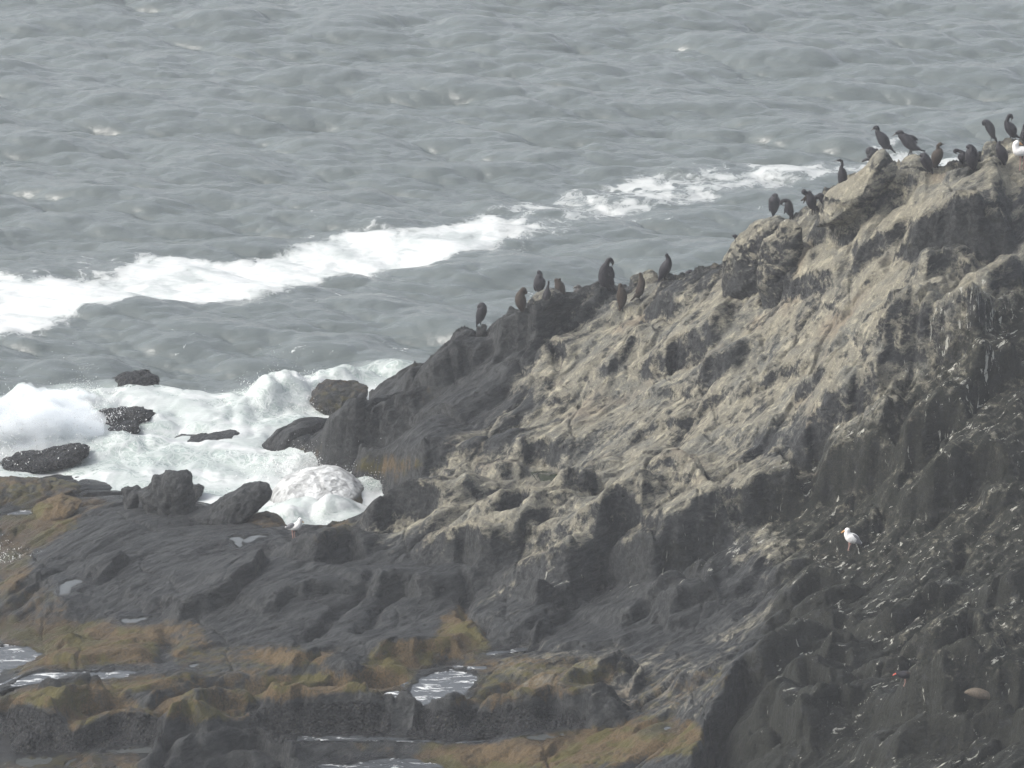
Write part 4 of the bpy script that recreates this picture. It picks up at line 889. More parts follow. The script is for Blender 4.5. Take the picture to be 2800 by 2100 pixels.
high = lambda amt, lim=.4: (lambda V_, z0, ex, O: amt * sst(lim, lim + .25, (V_[:, 2] - z0) / ex))
G_SEA = 'wave-washed rocks in the surf'
rock('sea_rock', 'F', [(700, 360), (780, 320), (870, 290), (900, 262), (970, 238), (1060, 225), (1130, 225), (1190, 260), (1225, 325), (1200, 335), (1050, 355), (880, 378), (760, 382)], 'dark humped rock awash farthest out at sea, foam below it', 'rock', z=0, thick=.9, rough=.05, masks=dict(mussel=high(.8, .5), pit=.6), group=G_SEA)
rock('sea_rock', 'F', [(640, 560), (730, 530), (810, 515), (900, 515), (1000, 508), (1100, 497), (1160, 520), (1182, 570), (1178, 605), (1000, 600), (900, 605), (760, 640), (690, 620)], 'long black mussel-crusted rock, upper of the pair in white surf', 'rock', z=0.02, thick=.8, rough=.07, masks=dict(mussel=.95), group=G_SEA)
rock('sea_rock', 'F', [(600, 705), (640, 670), (740, 640), (860, 615), (960, 600), (1040, 600), (1072, 630), (1060, 668), (900, 670), (760, 700), (640, 718)], 'lower mussel-crusted rock just in front of the long black one', 'rock', z=0.02, thick=.8, rough=.07, masks=dict(mussel=.95), group=G_SEA)
rock('sea_rock', 'F', [(-60, 940), (-60, 910), (60, 890), (120, 840), (280, 830), (420, 800), (560, 775), (660, 780), (695, 810), (670, 850), (560, 895), (440, 912), (250, 915), (100, 945)], 'dark mussel-covered ledge at the picture edge under the big splash', 'rock', z=0.0, thick=.8, rough=.07, masks=dict(mussel=.9, moss=.1), group=G_SEA)
rock('sea_rock', 'F', [(1250, 735), (1330, 695), (1480, 668), (1650, 650), (1800, 648), (1860, 655), (1760, 690), (1600, 722), (1420, 732)], 'flat grey rock barely breaking the middle of the surf', 'rock', z=0.0, thick=1.6, rough=.05, masks=dict(pit=.5), group=G_SEA, sink=.2)
rock('sea_rock', 'F', [(1440, 1165), (1455, 1080), (1500, 1070), (1550, 1090), (1540, 1125), (1500, 1155)], 'small grey wet rock between the two upright dark rocks', 'rock', z=.0, thick=1., rough=.04, group=G_SEA)
rock('boulder', 'G', [(390, 430), (420, 370), (480, 320), (540, 290), (640, 293), (700, 292), (790, 305), (850, 330), (840, 420), (790, 470), (700, 490), (600, 512), (500, 500), (420, 460)], 'rounded olive-brown boulder against the tip of the headland', 'boulder', z=.0, thick=.8, rough=.05, masks=dict(moss=.4, pit=.5))
rock('boulder', 'G', [(100, 1180), (130, 1110), (230, 1040), (360, 1000), (520, 975), (620, 985), (730, 1030), (800, 1090), (840, 1170), (860, 1240), (800, 1270), (640, 1260), (400, 1240), (200, 1220)], 'rounded grey boulder with white water sheeting over it', 'boulder', z=.0, thick=.95, rough=.025, lean=.5, masks=dict(moss=lambda V_, z0, ex, O: .85 * sst(.55, .8, (V_[:, 0] - O[:, 0].min()) / np.ptp(O[:, 0])) * (1 - sst(.45, .7, (V_[:, 2] - z0) / ex)), pit=.5, wash=lambda V_, z0, ex, O: np.maximum(1 - sst(.62, .74, (V_[:, 0] - O[:, 0].min()) / np.ptp(O[:, 0])), sst(.50, .66, (V_[:, 2] - z0) / ex))))
rock('boulder', 'F', [(1150, 1060), (1150, 1025), (1175, 1008), (1215, 1015), (1250, 962), (1310, 950), (1385, 945), (1440, 965), (1462, 1010), (1458, 1100), (1480, 1170), (1498, 1265), (1380, 1330), (1180, 1330), (1080, 1250), (1040, 1120)], 'tall blunt dark rock rearing up at the edge of the surf', 'boulder', y=119.6, thick=.42, rough=.05, masks=dict(pit=.7), sink=.8)
rock('boulder', 'F', [(1380, 1300), (1550, 1255), (1640, 1200), (1700, 1150), (1850, 1062), (1960, 1045), (2020, 1060), (2050, 1130), (2040, 1170), (1940, 1260), (1850, 1360), (1700, 1420), (1480, 1430)], 'dark wedge-shaped rock leaning towards the sea', 'boulder', y=119.2, thick=.36, rough=.045, masks=dict(pit=.5), sink=.6)
rock('boulder', 'G', [(-60, 1320), (0, 1292), (60, 1284), (130, 1310), (200, 1340), (230, 1370), (260, 1440), (0, 1470), (-80, 1430)], 'low brown dome beside the gull on the weedy shelf', 'boulder', y=119.0, thick=.8, rough=.04, masks=dict(moss=.6, pit=.4), sink=.5)
rock('boulder', 'F', [(920, 1110), (960, 1085), (1030, 1078), (1060, 1105), (1050, 1180), (940, 1190)], 'knobbly dark lump beside the tall blunt rock', 'boulder', y=119.9, thick=.9, rough=.05, masks=dict(pit=.6), sink=.4)
rock('boulder', 'F', [(-80, 1250), (-80, 1050), (30, 1040), (200, 1040), (320, 1065), (480, 1058), (570, 1080), (620, 1130), (635, 1180), (560, 1200), (300, 1200), (200, 1260)], 'broad brown weed-patched rock at the picture edge beside the surf', 'boulder', y=122.0, thick=.8, rough=.07, lean=.3, masks=dict(moss=.55, mussel=high(.3, .1), pit=.6), sink=.4)
rock('boulder', 'F', [(240, 1310), (260, 1260), (340, 1210), (450, 1175), (550, 1178), (620, 1200), (560, 1260), (430, 1310), (300, 1330)], 'orange-brown weedy hump just in front of the broad brown rock', 'boulder', y=120.4, thick=1., rough=.06, masks=dict(moss=.9), sink=.4)
rock('rock_stump', 'B', [(280, 800), (283, 705), (290, 690), (315, 695), (325, 677), (350, 680), (366, 692), (360, 730), (366, 800)], 'small square stump of dark rock under the leftmost cormorant', 'rock stump', y=128.7, thick=.45, rough=.015, masks=dict(olive=.3), sink=.3)
rock('knobbly_rock', 'B', [(80, 850), (100, 780), (135, 735), (200, 718), (250, 730), (275, 790), (270, 860)], 'knobbly dark rock beside the square stump on the skyline', 'rock', y=128.5, thick=.7, rough=.04, sink=.4)
rock('pointed_rock', 'A', [(640, 900), (700, 752), (800, 692), (870, 640), (1000, 550), (1060, 500), (1090, 430), (1120, 408), (1155, 406), (1200, 450), (1245, 510), (1270, 570), (1180, 700), (1050, 800), (900, 890)], 'tall pointed bleached rock with the cormorant on its tip', 'rock', thick=.38, rough=.035, masks=dict(guano=.9, streak=.25), sink=.3, power=.8)
rock('pointed_rock', 'A', [(1240, 620), (1270, 530), (1300, 480), (1350, 452), (1400, 458), (1450, 480), (1500, 560), (1540, 640), (1400, 680)], 'smaller pointed grey rock behind the ridge, cormorant standing on top', 'rock', y=127.9, thick=.5, rough=.03, masks=dict(guano=.7, olive=.3), sink=.3)
rock('rock_post', 'A', [(1890, 500), (1900, 400), (1925, 350), (1960, 345), (2000, 365), (2040, 400), (2050, 500)], 'upright olive rock post beside the gull', 'rock', y=128.6, thick=.5, rough=.02, masks=dict(guano=.8, olive=.4), sink=.3)
rock('rock_post', 'A', [(2040, 480), (2060, 390), (2110, 345), (2170, 345), (2240, 360), (2300, 400), (2300, 520), (2050, 540)], 'bleached rock at the picture edge behind the gull', 'rock', y=128.9, thick=.6, rough=.02, masks=dict(guano=.9), sink=.3)
rock('rock_block', 'A', [(-70, 1310), (-60, 1230), (-10, 1140), (40, 1070), (130, 1000), (200, 955), (290, 912), (350, 905), (410, 928), (420, 1000), (400, 1200), (330, 1330), (200, 1370), (40, 1320)], 'big dark rounded block overhanging the ridge left of the pillar', 'rock', thick=.40, rough=.035, masks=dict(guano=.75, streak=.4), sink=1.3)
rock('rock_pillar', 'A', [(190, 1330), (210, 1180), (240, 1080), (330, 1040), (380, 950), (430, 928), (480, 950), (530, 1000), (545, 1100), (540, 1360), (450, 1420), (300, 1400)], 'streaky fluted rock pillar next to the big dark block', 'rock', thick=.34, rough=.03, masks=dict(guano=.8, streak=.5), sink=1.3)
rock('ridge_boulder', 'P4', [(770, 960), (785, 820), (810, 720), (880, 665), (960, 650), (1060, 610), (1150, 590), (1250, 560), (1330, 560), (1400, 610), (1440, 660), (1420, 760), (1280, 830), (1100, 880), (920, 930)], 'olive-grey boulder behind the brown cormorant on the ridge', 'rock', y=129.1, thick=.6, rough=.025, masks=dict(guano=.45, olive=.5), sink=.3)
rock('ridge_boulder', 'P5', [(1000, 830), (1020, 770), (1080, 700), (1180, 630), (1300, 580), (1440, 555), (1560, 620), (1640, 690), (1560, 760), (1300, 830), (1100, 870)], 'rounded grey slab under the three cormorants', 'rock', thick=.5, rough=.025, masks=dict(guano=.4), sink=.3)
# dark lobed boulders nearest to us at the bottom
rock('boulder', 'E', [(900, 290), (860, 230), (930, 175), (1050, 160), (1160, 150), (1240, 160), (1300, 190), (1240, 260), (1050, 320)], 'smooth rounded bleached boulder beside the green pool', 'boulder', y=120.3, thick=.7, rough=.03, masks=dict(guano=.8), sink=.3) if False else None
rock('boulder', 'B', [(955, 1720), (970, 1650), (1040, 1615), (1110, 1610), (1180, 1640), (1200, 1710), (1130, 1770), (1020, 1770)], 'small round bleached boulder at the back of the green pool', 'boulder', y=121.6, thick=.8, rough=.025, masks=dict(guano=.75, olive=.3), sink=.1)
# ------------------------------------------------------------------ birds
def bird_mats():
    def feather(name, a, b, sheen=.45):
        t = NT(name); n = t.vor(t.map((1, 1, .55)), 38); m = t.noise(t.co, 14, 4)
        t.l(t.mix(t.math('ADD', t.math('MULTIPLY', n, .6), t.math('MULTIPLY', m, .5)), a, b), t.p.inputs['Base Color']); t.p.inputs['Roughness'].default_value = sheen
        t.p.inputs['Specular IOR Level'].default_value = .15; t.l(t.bump(n, .012, .8), t.p.inputs['Normal']); return t.m
    return dict(black=feather('black_plumage', (.006, .006, .009), (.022, .021, .026)), brown=feather('brown_plumage', (.016, .013, .011), (.042, .032, .025), .6),
        tan=feather('tan_breast_plumage', (.035, .024, .013), (.08, .055, .027), .7), grey=feather('grey_brown_plumage', (.022, .021, .021), (.05, .047, .045), .6),
        white=feather('white_plumage', (.55, .55, .54), (.68, .68, .67), .7), mantle=feather('gull_grey_plumage', (.11, .114, .125), (.165, .17, .18), .6), dark=simple('wing_tip_black', (.02, .02, .022)),
        bill=simple('horn_dark_bill', (.05, .045, .04), .4), foot=simple('webbed_black_foot', (.02, .02, .02)), yellow=simple('yellow_bill', (.42, .22, .07), .4), red=simple('red_bill', (.45, .06, .035), .4), pink=simple('pink_leg', (.30, .18, .155), .6),
        speck=feather('speckled_brown_plumage', (.05, .042, .032), (.13, .108, .085), .8))
BM = bird_mats()
def ring_tube(chain, seg=14, flat=1.0, sub=5):
    """chain of (x, z, r, y) in metres -> closed tube; flat scales the depth radius"""
    P = np.array(chain, float); n = len(P); t = np.arange(n); tt = np.linspace(0, n - 1, (n - 1) * sub + 1)
    def cr(c):
        out = []
        for q in tt:
            i = min(int(q), n - 2); f = q - i; p0, p1, p2, p3 = c[max(i - 1, 0)], c[i], c[i + 1], c[min(i + 2, n - 1)]
            out.append(.5 * (2 * p1 + (p2 - p0) * f + (2 * p0 - 5 * p1 + 4 * p2 - p3) * f * f + (3 * p1 - p0 - 3 * p2 + p3) * f ** 3))
        return np.array(out)
    C = np.stack([cr(P[:, k]) for k in range(4)], 1); C[:, 2] = np.maximum(C[:, 2], P[:, 2].min() * .6)
    T = np.gradient(C[:, :2], axis=0); T /= np.linalg.norm(T, axis=1)[:, None] + 1e-9
    # rounded caps
    def cap(c, tdir, sgn):
        return [np.array([c[0] + sgn * tdir[0] * c[2] * math.sin(a), c[1] + sgn * tdir[1] * c[2] * math.sin(a), c[2] * math.cos(a), c[3]]) for a in (.45, .9, 1.3)]
    rows = cap(C[0], T[0], -1)[::-1] + list(C) + cap(C[-1], T[-1], 1)
    Ts = [T[0]] * 3 + list(T) + [T[-1]] * 3
    V_ = []
    for c, tg in zip(rows, Ts):
        nx_, nz_ = -tg[1], tg[0]
        for k in range(seg):
            a = 2 * math.pi * k / seg; V_.append((c[0] + nx_ * c[2] * math.cos(a), c[3] + c[2] * flat * math.sin(a), c[1] + nz_ * c[2] * math.cos(a)))
    m = len(rows); F_ = []
    for i in range(m - 1):
        for k in range(seg):
            l = (k + 1) % seg; F_.append((i * seg + k, i * seg + l, (i + 1) * seg + l, (i + 1) * seg + k))
    V_.append((rows[0][0], rows[0][3], rows[0][1])); V_.append((rows[-1][0], rows[-1][3], rows[-1][1])); a0 = len(V_) - 2
    for k in range(seg):
        l = (k + 1) % seg; F_.append((a0, l, k)); F_.append((a0 + 1, (m - 1) * seg + k, (m - 1) * seg + l))
    return V_, F_
BIRDPOS = {}
def bird(key, foot, chains, label, kind='cormorant', body='black', bill=None, billc='bill', tail=None, legs=(), legc='foot', breast=None, wings=(), group='cormorants resting along the ridge', hidden=None, name=None, eye=None, flat=.92, zoff=0.):
    """all figures are traced in one zoom's pixels; foot = contact point; depth is real volume around the foot's distance"""
    ox, oy_, s0 = ORG[key]; fu, fv = ox + foot[0] * s0, oy_ + foot[1] * s0
    if hidden is not None:
        x, z = at_y(fu, fv, hidden); base_p = Vector((float(x), hidden, float(z)))
    else:
        h = cast(fu, fv + 1) or Vector([float(a) for a in (*at_z(fu, fv, 1.), 1.)]); base_p = h
    sc_m = base_p.y / CP / FP * s0 * 1.0
    def cv(p): return ((p[0] - foot[0]) * sc_m, -(p[1] - foot[1]) * sc_m * 1.03)
    def ch_(c, dy=0): return [(*cv(p), p[2] * sc_m, (p[3] * sc_m if len(p) > 3 else 0) + dy) for p in c]
    root = bpy.data.objects.new(name or kind, None); col.objects.link(root); root.location = base_p; root.empty_display_size = .1
    V_, F_, MI = [], [], []
    def add(vf, mi):
        b = len(V_); V_.extend(vf[0]); F_.extend([tuple(i + b for i in f) for f in vf[1]]); MI.extend([mi] * len(vf[1]))
    for i, c in enumerate(chains): add(ring_tube(ch_(c), 16, flat), 0)
    mats = [BM[body]]
    o = None
    bodyo = mesh_obj('body', V_, F_, mats, root)
    # weld the overlapping volumes into one continuous skin
    rm = bodyo.modifiers.new('weld', 'REMESH'); rm.mode = 'VOXEL'; rm.voxel_size = .0085; rm.use_smooth_shade = True
    smm = bodyo.modifiers.new('soften', 'SMOOTH'); smm.iterations = 3; smm.factor = .5
    def part(nm, c, m, seg=10, fl=1., dy=0):
        v, f = ring_tube(ch_(c, dy), seg, fl); return mesh_obj(nm, v, f, BM[m] if m in BM else m, root)
    if breast: part('breast', breast, 'tan', 14, .55, -.028)
    if bill: part('bill', bill, billc)
    if tail: part('tail', tail, body if body in ('black', 'brown', 'grey', 'speck') else 'dark', 10, 1.3)
    for i, l in enumerate(legs):
        part('leg', l, legc, 8, 1., (.02 if i else -.02))
        fx, fy, fr = l[-1][:3]; part('foot', [(fx - 10 * .13 / s0, fy, 4 * .13 / s0), (fx + 18 * .13 / s0, fy + 5 * .13 / s0, 6 * .13 / s0)], legc, 8, 2.0, (.02 if i else -.02) - .02)
    for wv in wings:
        c, m, dy = wv; part('wing', c, m, 12, .5, dy)
    tag(root, label, kind if kind != 'oystercatcher' else 'oystercatcher', group)
    return root
q = lambda L, r: [(a, b, r) for a, b in L]
# -- right-hand peaks
bird('P1', (300, 880), [[(310, 850, 40), (315, 770, 95), (300, 690, 112), (270, 650, 92)], [(330, 690, 80), (390, 625, 35)]], 'hunched cormorant with its head tucked in, leaning off the side of the tall pointed rock', tail=[(300, 790, 40), (200, 800, 30), (130, 832, 20)], legs=[[(300, 840, 16), (302, 880, 10)]])
bird('P1', (530, 612), [[(620, 590, 30), (580, 540, 82), (520, 440, 108), (450, 345, 82), (405, 285, 50), (412, 235, 38), (388, 203, 42), (352, 205, 34)]], 'upright cormorant facing left on the tip of the tall pointed rock', bill=[(340, 215, 20), (310, 240, 9), (283, 268, 5)], tail=[(640, 560, 40), (700, 630, 20), (742, 668, 14)], legs=[[(520, 570, 20), (520, 612, 9)], [(560, 570, 20), (545, 610, 9)]])
bird('P1', (1010, 712), [[(1160, 600, 40), (1080, 560, 88), (1000, 475, 118), (920, 400, 98), (850, 350, 62), (862, 305, 46), (825, 292, 44), (772, 305, 34)], [(980, 400, 60), (1060, 385, 42), (1130, 415, 26), (1165, 438, 10)], [(1040, 450, 60), (1120, 475, 28), (1165, 492, 8)]], 'cormorant facing left with ruffled back feathers on the smaller pointed rock', bill=[(750, 320, 18), (715, 345, 9), (678, 366, 5)], tail=[(1160, 590, 40), (1230, 625, 20), (1300, 645, 14)], legs=[[(1030, 620, 22), (1020, 660, 14), (990, 712, 9)], [(1060, 620, 22), (1050, 660, 14), (1040, 705, 9)]])
bird('P1', (1545, 942), [[(1500, 920, 40), (1505, 855, 80), (1530, 740, 108), (1560, 645, 88), (1548, 585, 42), (1552, 535, 36), (1590, 508, 38)]], 'brownish cormorant facing right, standing behind the round-headed one', body='brown', bill=[(1610, 508, 18), (1640, 512, 8), (1670, 508, 5)], legs=[[(1540, 900, 16), (1545, 942, 9)]], tail=[(1490, 900, 30), (1470, 930, 20)])
bird('P1', (1345, 1052), [[(1395, 990, 50), (1370, 920, 86), (1320, 820, 102), (1275, 735, 84), (1240, 715, 44)]], 'cormorant with head hidden in its back, tail down right, below the smaller peak', tail=[(1420, 980, 40), (1450, 1050, 22), (1472, 1090, 16)], legs=[[(1350, 990, 18), (1347, 1052, 10)]])
bird('P2', (340, 1720), [[(330, 1660, 60), (330, 1560, 130), (350, 1460, 125), (330, 1395, 70), (240, 1350, 52), (150, 1335, 62), (115, 1355, 62)]], 'cormorant stretching its neck level to the left, partly behind a larger one', bill=[(130, 1400, 30), (170, 1432, 16), (215, 1440, 8)], tail=[(330, 1650, 60), (360, 1700, 40)], legs=[[(330, 1640, 25), (340, 1720, 14)]])
bird('P2', (660, 1965), [[(690, 1900, 60), (670, 1800, 120), (640, 1660, 178), (620, 1500, 205), (600, 1340, 170), (555, 1230, 95), (480, 1230, 50)]], 'big rounded cormorant preening its back, in front of the one with level neck', tail=[(740, 1640, 60), (820, 1640, 34), (880, 1650, 20)], legs=[[(670, 1880, 30), (662, 1965, 20)]])
bird('P2', (1210, 1045), [[(1330, 980, 45), (1270, 900, 80), (1210, 740, 128), (1145, 610, 132), (1080, 520, 105), (1005, 495, 88), (985, 540, 62)]], 'slanting cormorant with bowed head on the upright rock post', tail=[(1330, 970, 50), (1370, 1050, 30), (1400, 1110, 24)], legs=[[(1230, 930, 26), (1215, 990, 16), (1205, 1045, 12)]])
bird('P2', (1850, 1020), [[(1930, 900, 60), (1890, 850, 112), (1830, 720, 165), (1740, 590, 145), (1680, 480, 82), (1700, 390, 60), (1740, 295, 62), (1795, 290, 64), (1835, 350, 42)]], 'tall cormorant bowing its head to preen its breast, on the rock behind the gull', bill=[(1838, 360, 30), (1820, 410, 14), (1805, 460, 8)], tail=[(1960, 880, 50), (2040, 930, 30), (2100, 965, 24)], legs=[[(1800, 900, 22), (1795, 1020, 13)], [(1880, 900, 22), (1865, 1015, 13)]])
bird('P2', (1590, 1750), [[(1590, 1700, 80), (1590, 1600, 140), (1540, 1430, 170), (1470, 1280, 135), (1430, 1160, 72), (1450, 1095, 52)]], 'dark cormorant seen from behind between the post and the gull', tail=[(1600, 1660, 50), (1640, 1750, 30)], legs=[[(1590, 1690, 30), (1590, 1750, 18)]])
bird('P2', (2200, 1085), [[(2200, 1030, 60), (2195, 920, 115), (2200, 790, 90), (2200, 680, 44), (2200, 590, 42), (2230, 540, 44)]], 'cormorant half cut off by the edge of the picture', legs=[[(2200, 1020, 22), (2200, 1085, 13)]], tail=[(2200, 1000, 50), (2170, 1050, 24)])
# -- saddle
bird('P3', (440, 1335), [[(430, 1290, 45), (440, 1210, 88), (448, 1080, 128), (452, 990, 124), (462, 925, 72)], [(380, 990, 50), (352, 1120, 30), (350, 1245, 12)]], 'headless-looking hunched cormorant, leftmost on the dark block', tail=[(430, 1280, 35), (425, 1335, 24)], legs=[[(445, 1270, 18), (445, 1335, 10)]])
bird('P3', (790, 1402), [[(830, 1330, 40), (795, 1260, 82), (765, 1150, 94), (745, 1060, 80), (720, 1020, 58), (670, 1005, 45), (620, 1020, 42), (600, 1065, 34)], [(700, 1180, 40), (680, 1240, 22), (662, 1302, 8)]], 'cormorant curling its neck down to its breast on the fluted pillar', bill=[(605, 1085, 20), (635, 1108, 9), (675, 1112, 6)], tail=[(830, 1320, 35), (845, 1370, 20), (852, 1425, 14)], legs=[[(790, 1320, 18), (788, 1402, 9)]])
bird('P3', (1265, 1300), [[(1320, 1190, 40), (1270, 1110, 98), (1240, 990, 118), (1190, 905, 82), (1135, 860, 52), (1090, 825, 60), (1085, 805, 52)], [(1250, 940, 60), (1222, 860, 45), (1200, 820, 34)]], 'cormorant with both wings half spread, drying them below the tall one', tail=[(1350, 1160, 50), (1420, 1225, 26), (1482, 1260, 16)], legs=[[(1270, 1180, 20), (1265, 1300, 11)], [(1325, 1170, 20), (1312, 1290, 11)]],
     wings=[([(1320, 960, 50), (1400, 915, 58), (1450, 905, 66), (1480, 980, 70), (1520, 1060, 50), (1545, 1150, 22)], 'black', 0), ([(1130, 930, 36), (1080, 970, 26), (1025, 1005, 10)], 'brown', -.03), ([(1140, 950, 30), (1100, 1005, 18), (1078, 1055, 8)], 'brown', -.03)])
bird('P3', (1935, 735), [[(1930, 700, 60), (1925, 600, 92), (1920, 480, 106), (1910, 370, 84), (1892, 300, 44), (1912, 235, 31), (1900, 165, 31), (1862, 140, 33), (1820, 142, 26)]], 'tall slim cormorant with raised neck looking out left on the bleached slope', bill=[(1800, 150, 14), (1760, 155, 7), (1715, 158, 4)], tail=[(1930, 690, 45), (1935, 780, 34), (1935, 850, 28)], legs=[[(1890, 690, 16), (1880, 735, 9)], [(1975, 690, 16), (1985, 735, 9)]])
bird('A', (25, 1092), [[(60, 1115, 22), (40, 1085, 18), (28, 1066, 15), (14, 1066, 9)]], 'tiny head of a cormorant peeping over the ridge left of the dark block', bill=[(12, 1066, 5), (0, 1061, 2)], hidden=129.8)
bird('A', (85, 1402), [[(88, 1385, 22), (76, 1345, 46), (72, 1295, 42), (74, 1275, 28)]], 'grey-brown cormorant sitting in front of the dark block, back turned', body='grey', tail=[(86, 1380, 18), (84, 1402, 12)])
# -- middle of the ridge
bird('P4', (330, 935), [[(340, 920, 80), (290, 840, 105), (262, 730, 134), (245, 600, 118), (270, 480, 98), (310, 390, 62), (340, 315, 50), (390, 308, 50), (432, 365, 36)], [(380, 500, 60), (430, 620, 52), (462, 690, 18)], [(340, 560, 90), (390, 720, 70), (440, 830, 40)]], 'large cormorant bending its head to preen, tallest on the middle ridge', bill=[(440, 385, 24), (430, 415, 12), (420, 445, 6)], tail=[(380, 850, 50), (440, 900, 34), (500, 960, 22)], legs=[[(320, 890, 30), (325, 935, 14)]])
bird('P4', (1565, 745), [[(1470, 710, 40), (1510, 620, 94), (1570, 500, 122), (1622, 380, 96), (1635, 300, 60), (1612, 232, 42), (1600, 205, 38)]], 'upright cormorant leaning right beside the olive ridge boulder', bill=[(1580, 205, 14), (1560, 212, 7)], tail=[(1470, 680, 40), (1445, 730, 26), (1425, 785, 18)], legs=[[(1560, 690, 20), (1565, 745, 10)]])
bird('P4', (600, 1402), [[(600, 1350, 40), (622, 1280, 72), (632, 1180, 108), (630, 1060, 112), (620, 960, 82), (602, 895, 52), (600, 855, 48)]], 'brown-breasted cormorant standing lowest on the pale slope', body='brown', tail=[(605, 1330, 34), (592, 1400, 22)], legs=[[(640, 1330, 16), (645, 1400, 9)]])
bird('P4', (740, 940), [[(650, 900, 40), (690, 885, 44), (730, 900, 30), (755, 930, 12)]], 'dark wing and back of a cormorant showing behind the brown-breasted one', hidden=129.4)
bird('P4', (1025, 1172), [[(980, 1080, 60), (1015, 1000, 92), (1045, 880, 86), (1060, 780, 76), (1050, 700, 50), (1040, 642, 42), (1025, 612, 36)]], 'brown cormorant with tail stretched out left in front of the olive boulder', body='brown', tail=[(940, 1070, 44), (890, 1135, 22), (830, 1188, 14)], legs=[[(1000, 1100, 22), (1010, 1140, 12), (1030, 1172, 9)]])
bird('P4', (1780, 715), [[(1690, 720, 34), (1780, 705, 74), (1860, 725, 34)]], 'reddish-brown back of a cormorant lying behind the ridge', body='brown', hidden=129.5)
bird('P4', (2050, 700), [[(1930, 700, 36), (1990, 680, 52), (2060, 610, 58), (2120, 575, 50), (2160, 610, 42)]], 'dark cormorant lying behind the ridge with its neck curled', hidden=129.5, bill=[(2150, 630, 20), (2110, 660, 9), (2085, 690, 6)])
bird('B', (1955, 300), [[(1962, 300, 24), (1955, 280, 22), (1948, 266, 17)]], 'small dark cormorant head above the ridge next to the overhanging block', hidden=129.6)
# -- left end of the ridge
bird('P5', (210, 1148), [[(165, 1110, 34), (192, 1050, 70), (222, 960, 86), (238, 870, 80), (222, 832, 62), (190, 850, 44)]], 'lone cormorant on the square stump, leftmost of all', tail=[(160, 1080, 30), (148, 1140, 18), (144, 1190, 12)], legs=[[(205, 1090, 16), (212, 1148, 9)]])
bird('P5', (900, 905), [[(910, 880, 55), (895, 810, 88), (880, 730, 96), (880, 655, 80), (900, 595, 52), (930, 560, 50), (965, 605, 34)]], 'brown-fronted cormorant with head turned down right, second from the stump', body='brown', breast=[(890, 800, 50), (875, 730, 62), (878, 680, 40)], legs=[[(895, 860, 20), (900, 905, 12)]], tail=[(910, 850, 40), (925, 905, 22)])
bird('P5', (1205, 635), [[(1205, 590, 45), (1200, 520, 88), (1200, 435, 102), (1192, 360, 72), (1205, 305, 46), (1188, 268, 36)], [(1140, 430, 40), (1125, 520, 30), (1135, 585, 14)]], 'blackest cormorant standing on the rounded grey slab', legs=[[(1205, 590, 18), (1205, 635, 10)]], tail=[(1205, 580, 30), (1220, 632, 18)])
bird('P5', (1300, 800), [[(1300, 770, 55), (1318, 690, 78), (1328, 605, 62), (1332, 535, 30), (1348, 470, 18), (1352, 425, 20)]], 'thin-necked cormorant sitting low in front of the grey slab', tail=[(1280, 770, 26), (1230, 805, 14)], legs=[[(1300, 770, 18), (1302, 800, 10)]])
bird('P5', (1550, 698), [[(1555, 670, 45), (1558, 600, 78), (1535, 500, 86), (1500, 430, 56), (1482, 400, 38)], [(1510, 410, 30), (1540, 385, 22)]], 'brown cormorant with yellowish breast on the right end of the grey slab', body='brown', breast=[(1545, 590, 34), (1515, 510, 46), (1495, 450, 26)], legs=[[(1545, 660, 18), (1545, 698, 10)]])
bird('P5', (1850, 640), [[(1855, 640, 90), (1862, 570, 86), (1850, 525, 48)]], 'grey back of a cormorant sitting half hidden behind the ridge', body='grey', bill=[(1810, 515, 20), (1765, 545, 6)], hidden=129.6)
bird('P5', (2010, 570), [[(2060, 560, 40), (2025, 535, 44), (1985, 540, 34)]], 'round dark head of a cormorant low behind the ridge', hidden=129.6)
# -- gulls and shorebirds
GG = 'gulls on the rocks'
bird('P2', (2080, 1925), [[(2440, 1300, 40), (2330, 1330, 100), (2160, 1355, 150), (2010, 1350, 150), (1945, 1250, 105), (1940, 1150, 88), (1975, 1110, 84)]], 'white gull with grey wing at the top right edge among the cormorants', 'gull', 'white', bill=[(2050, 1115, 42), (2100, 1145, 28), (2140, 1160, 14)], billc='yellow', legs=[[(2100, 1450, 30), (2090, 1700, 16), (2080, 1925, 16)], [(2200, 1450, 30), (2190, 1700, 16), (2180, 1910, 16)]], legc='pink', wings=[([(2020, 1390, 60), (2150, 1370, 95), (2320, 1330, 85), (2480, 1330, 30)], 'mantle', -.035), ([(2420, 1330, 40), (2560, 1350, 14)], 'dark', -.03)], group=GG, flat=.85)
bird('P6', (880, 1200), [[(1310, 870, 40), (1200, 820, 110), (1050, 720, 190), (880, 640, 200), (780, 520, 140), (770, 430, 110), (775, 380, 108)]], 'white-headed gull with grey back standing alone on the dark wall', 'gull', 'white', bill=[(660, 400, 42), (600, 430, 30), (548, 470, 18)], billc='yellow', legs=[[(870, 860, 50), (850, 1000, 24), (810, 1130, 18)], [(930, 860, 50), (920, 1020, 24), (900, 1190, 18)]], legc='pink', wings=[([(850, 620, 90), (960, 650, 165), (1110, 740, 150), (1230, 830, 80), (1290, 880, 30)], 'mantle', -.035), ([(1180, 900, 40), (1260, 940, 30), (1450, 1080, 14)], 'dark', -.02)], group=GG, flat=.85)
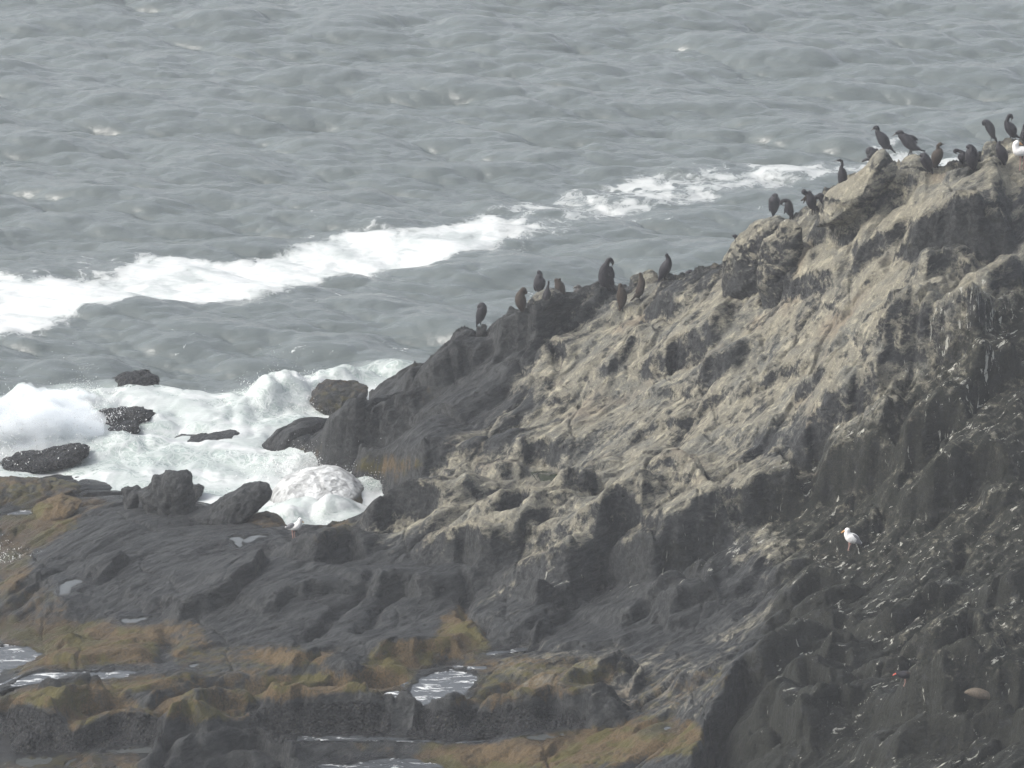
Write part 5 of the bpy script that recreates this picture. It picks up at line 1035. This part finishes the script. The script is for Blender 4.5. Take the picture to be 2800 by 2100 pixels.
bird('P8', (840, 1090), [[(560, 700, 40), (700, 700, 90), (860, 680, 140), (1000, 640, 160), (1080, 540, 120), (1120, 450, 92), (1130, 400, 88)]], 'pale gull facing right against the white surf on low rocks', 'gull', 'white', bill=[(1180, 470, 34), (1240, 485, 20), (1265, 530, 10)], billc='yellow', legs=[[(830, 780, 40), (830, 940, 20), (840, 1085, 16)], [(900, 780, 40), (900, 940, 20), (910, 1080, 16)]], legc='pink', wings=[([(920, 600, 60), (820, 600, 110), (700, 640, 90), (590, 690, 40)], 'mantle', -.04), ([(640, 690, 40), (480, 700, 22)], 'dark', -.03)], group=GG, flat=.85)
bird('P7', (430, 452), [[(680, 310, 18), (590, 285, 50), (480, 265, 72), (400, 260, 66), (350, 240, 46), (335, 225, 40)]], 'dark shorebird with a bright red bill and pink legs on the lower right rocks', 'oystercatcher', 'black', bill=[(315, 235, 16), (285, 250, 13), (250, 272, 7)], billc='red', legs=[[(455, 320, 16), (460, 390, 10), (440, 450, 10)]], legc='pink', group=None, wings=[([(400, 240, 30), (500, 250, 55), (600, 275, 40), (670, 300, 14)], 'brown', -.03)])
bird('P7', (1700, 690), [[(1900, 640, 40), (1820, 610, 75), (1700, 580, 92), (1600, 560, 80), (1520, 555, 50), (1470, 560, 24)]], 'mottled brown bird resting on the pale patch of rock at lower right', 'seabird', 'speck', tail=[(1860, 640, 50), (1930, 690, 24), (1990, 712, 12)], group=None, legs=[])
# ------------------------------------------------------------------ sea haze: one even box of pale air
def haze():
    x0, x1, y0, y1, z0, z1 = -3100, 3100, -60, 4100, -6, 46
    V_ = [(x, y, z) for x in (x0, x1) for y in (y0, y1) for z in (z0, z1)]
    F_ = [(0, 1, 3, 2), (4, 6, 7, 5), (0, 4, 5, 1), (2, 3, 7, 6), (0, 2, 6, 4), (1, 5, 7, 3)]
    m = bpy.data.materials.new('haze_air'); m.use_nodes = True; t = m.node_tree; t.nodes.clear()
    o = t.nodes.new('ShaderNodeOutputMaterial'); v = t.nodes.new('ShaderNodeVolumePrincipled')
    v.inputs['Color'].default_value = (.93, .96, 1, 1); v.inputs['Density'].default_value = HAZE; v.inputs['Anisotropy'].default_value = .2
    t.links.new(v.outputs[0], o.inputs['Volume'])
    ob = mesh_obj('haze', V_, F_, m, smooth=False); tag(ob, 'thin pale sea haze over the whole scene', 'haze', kind='stuff')
if HAZE > 0: haze()
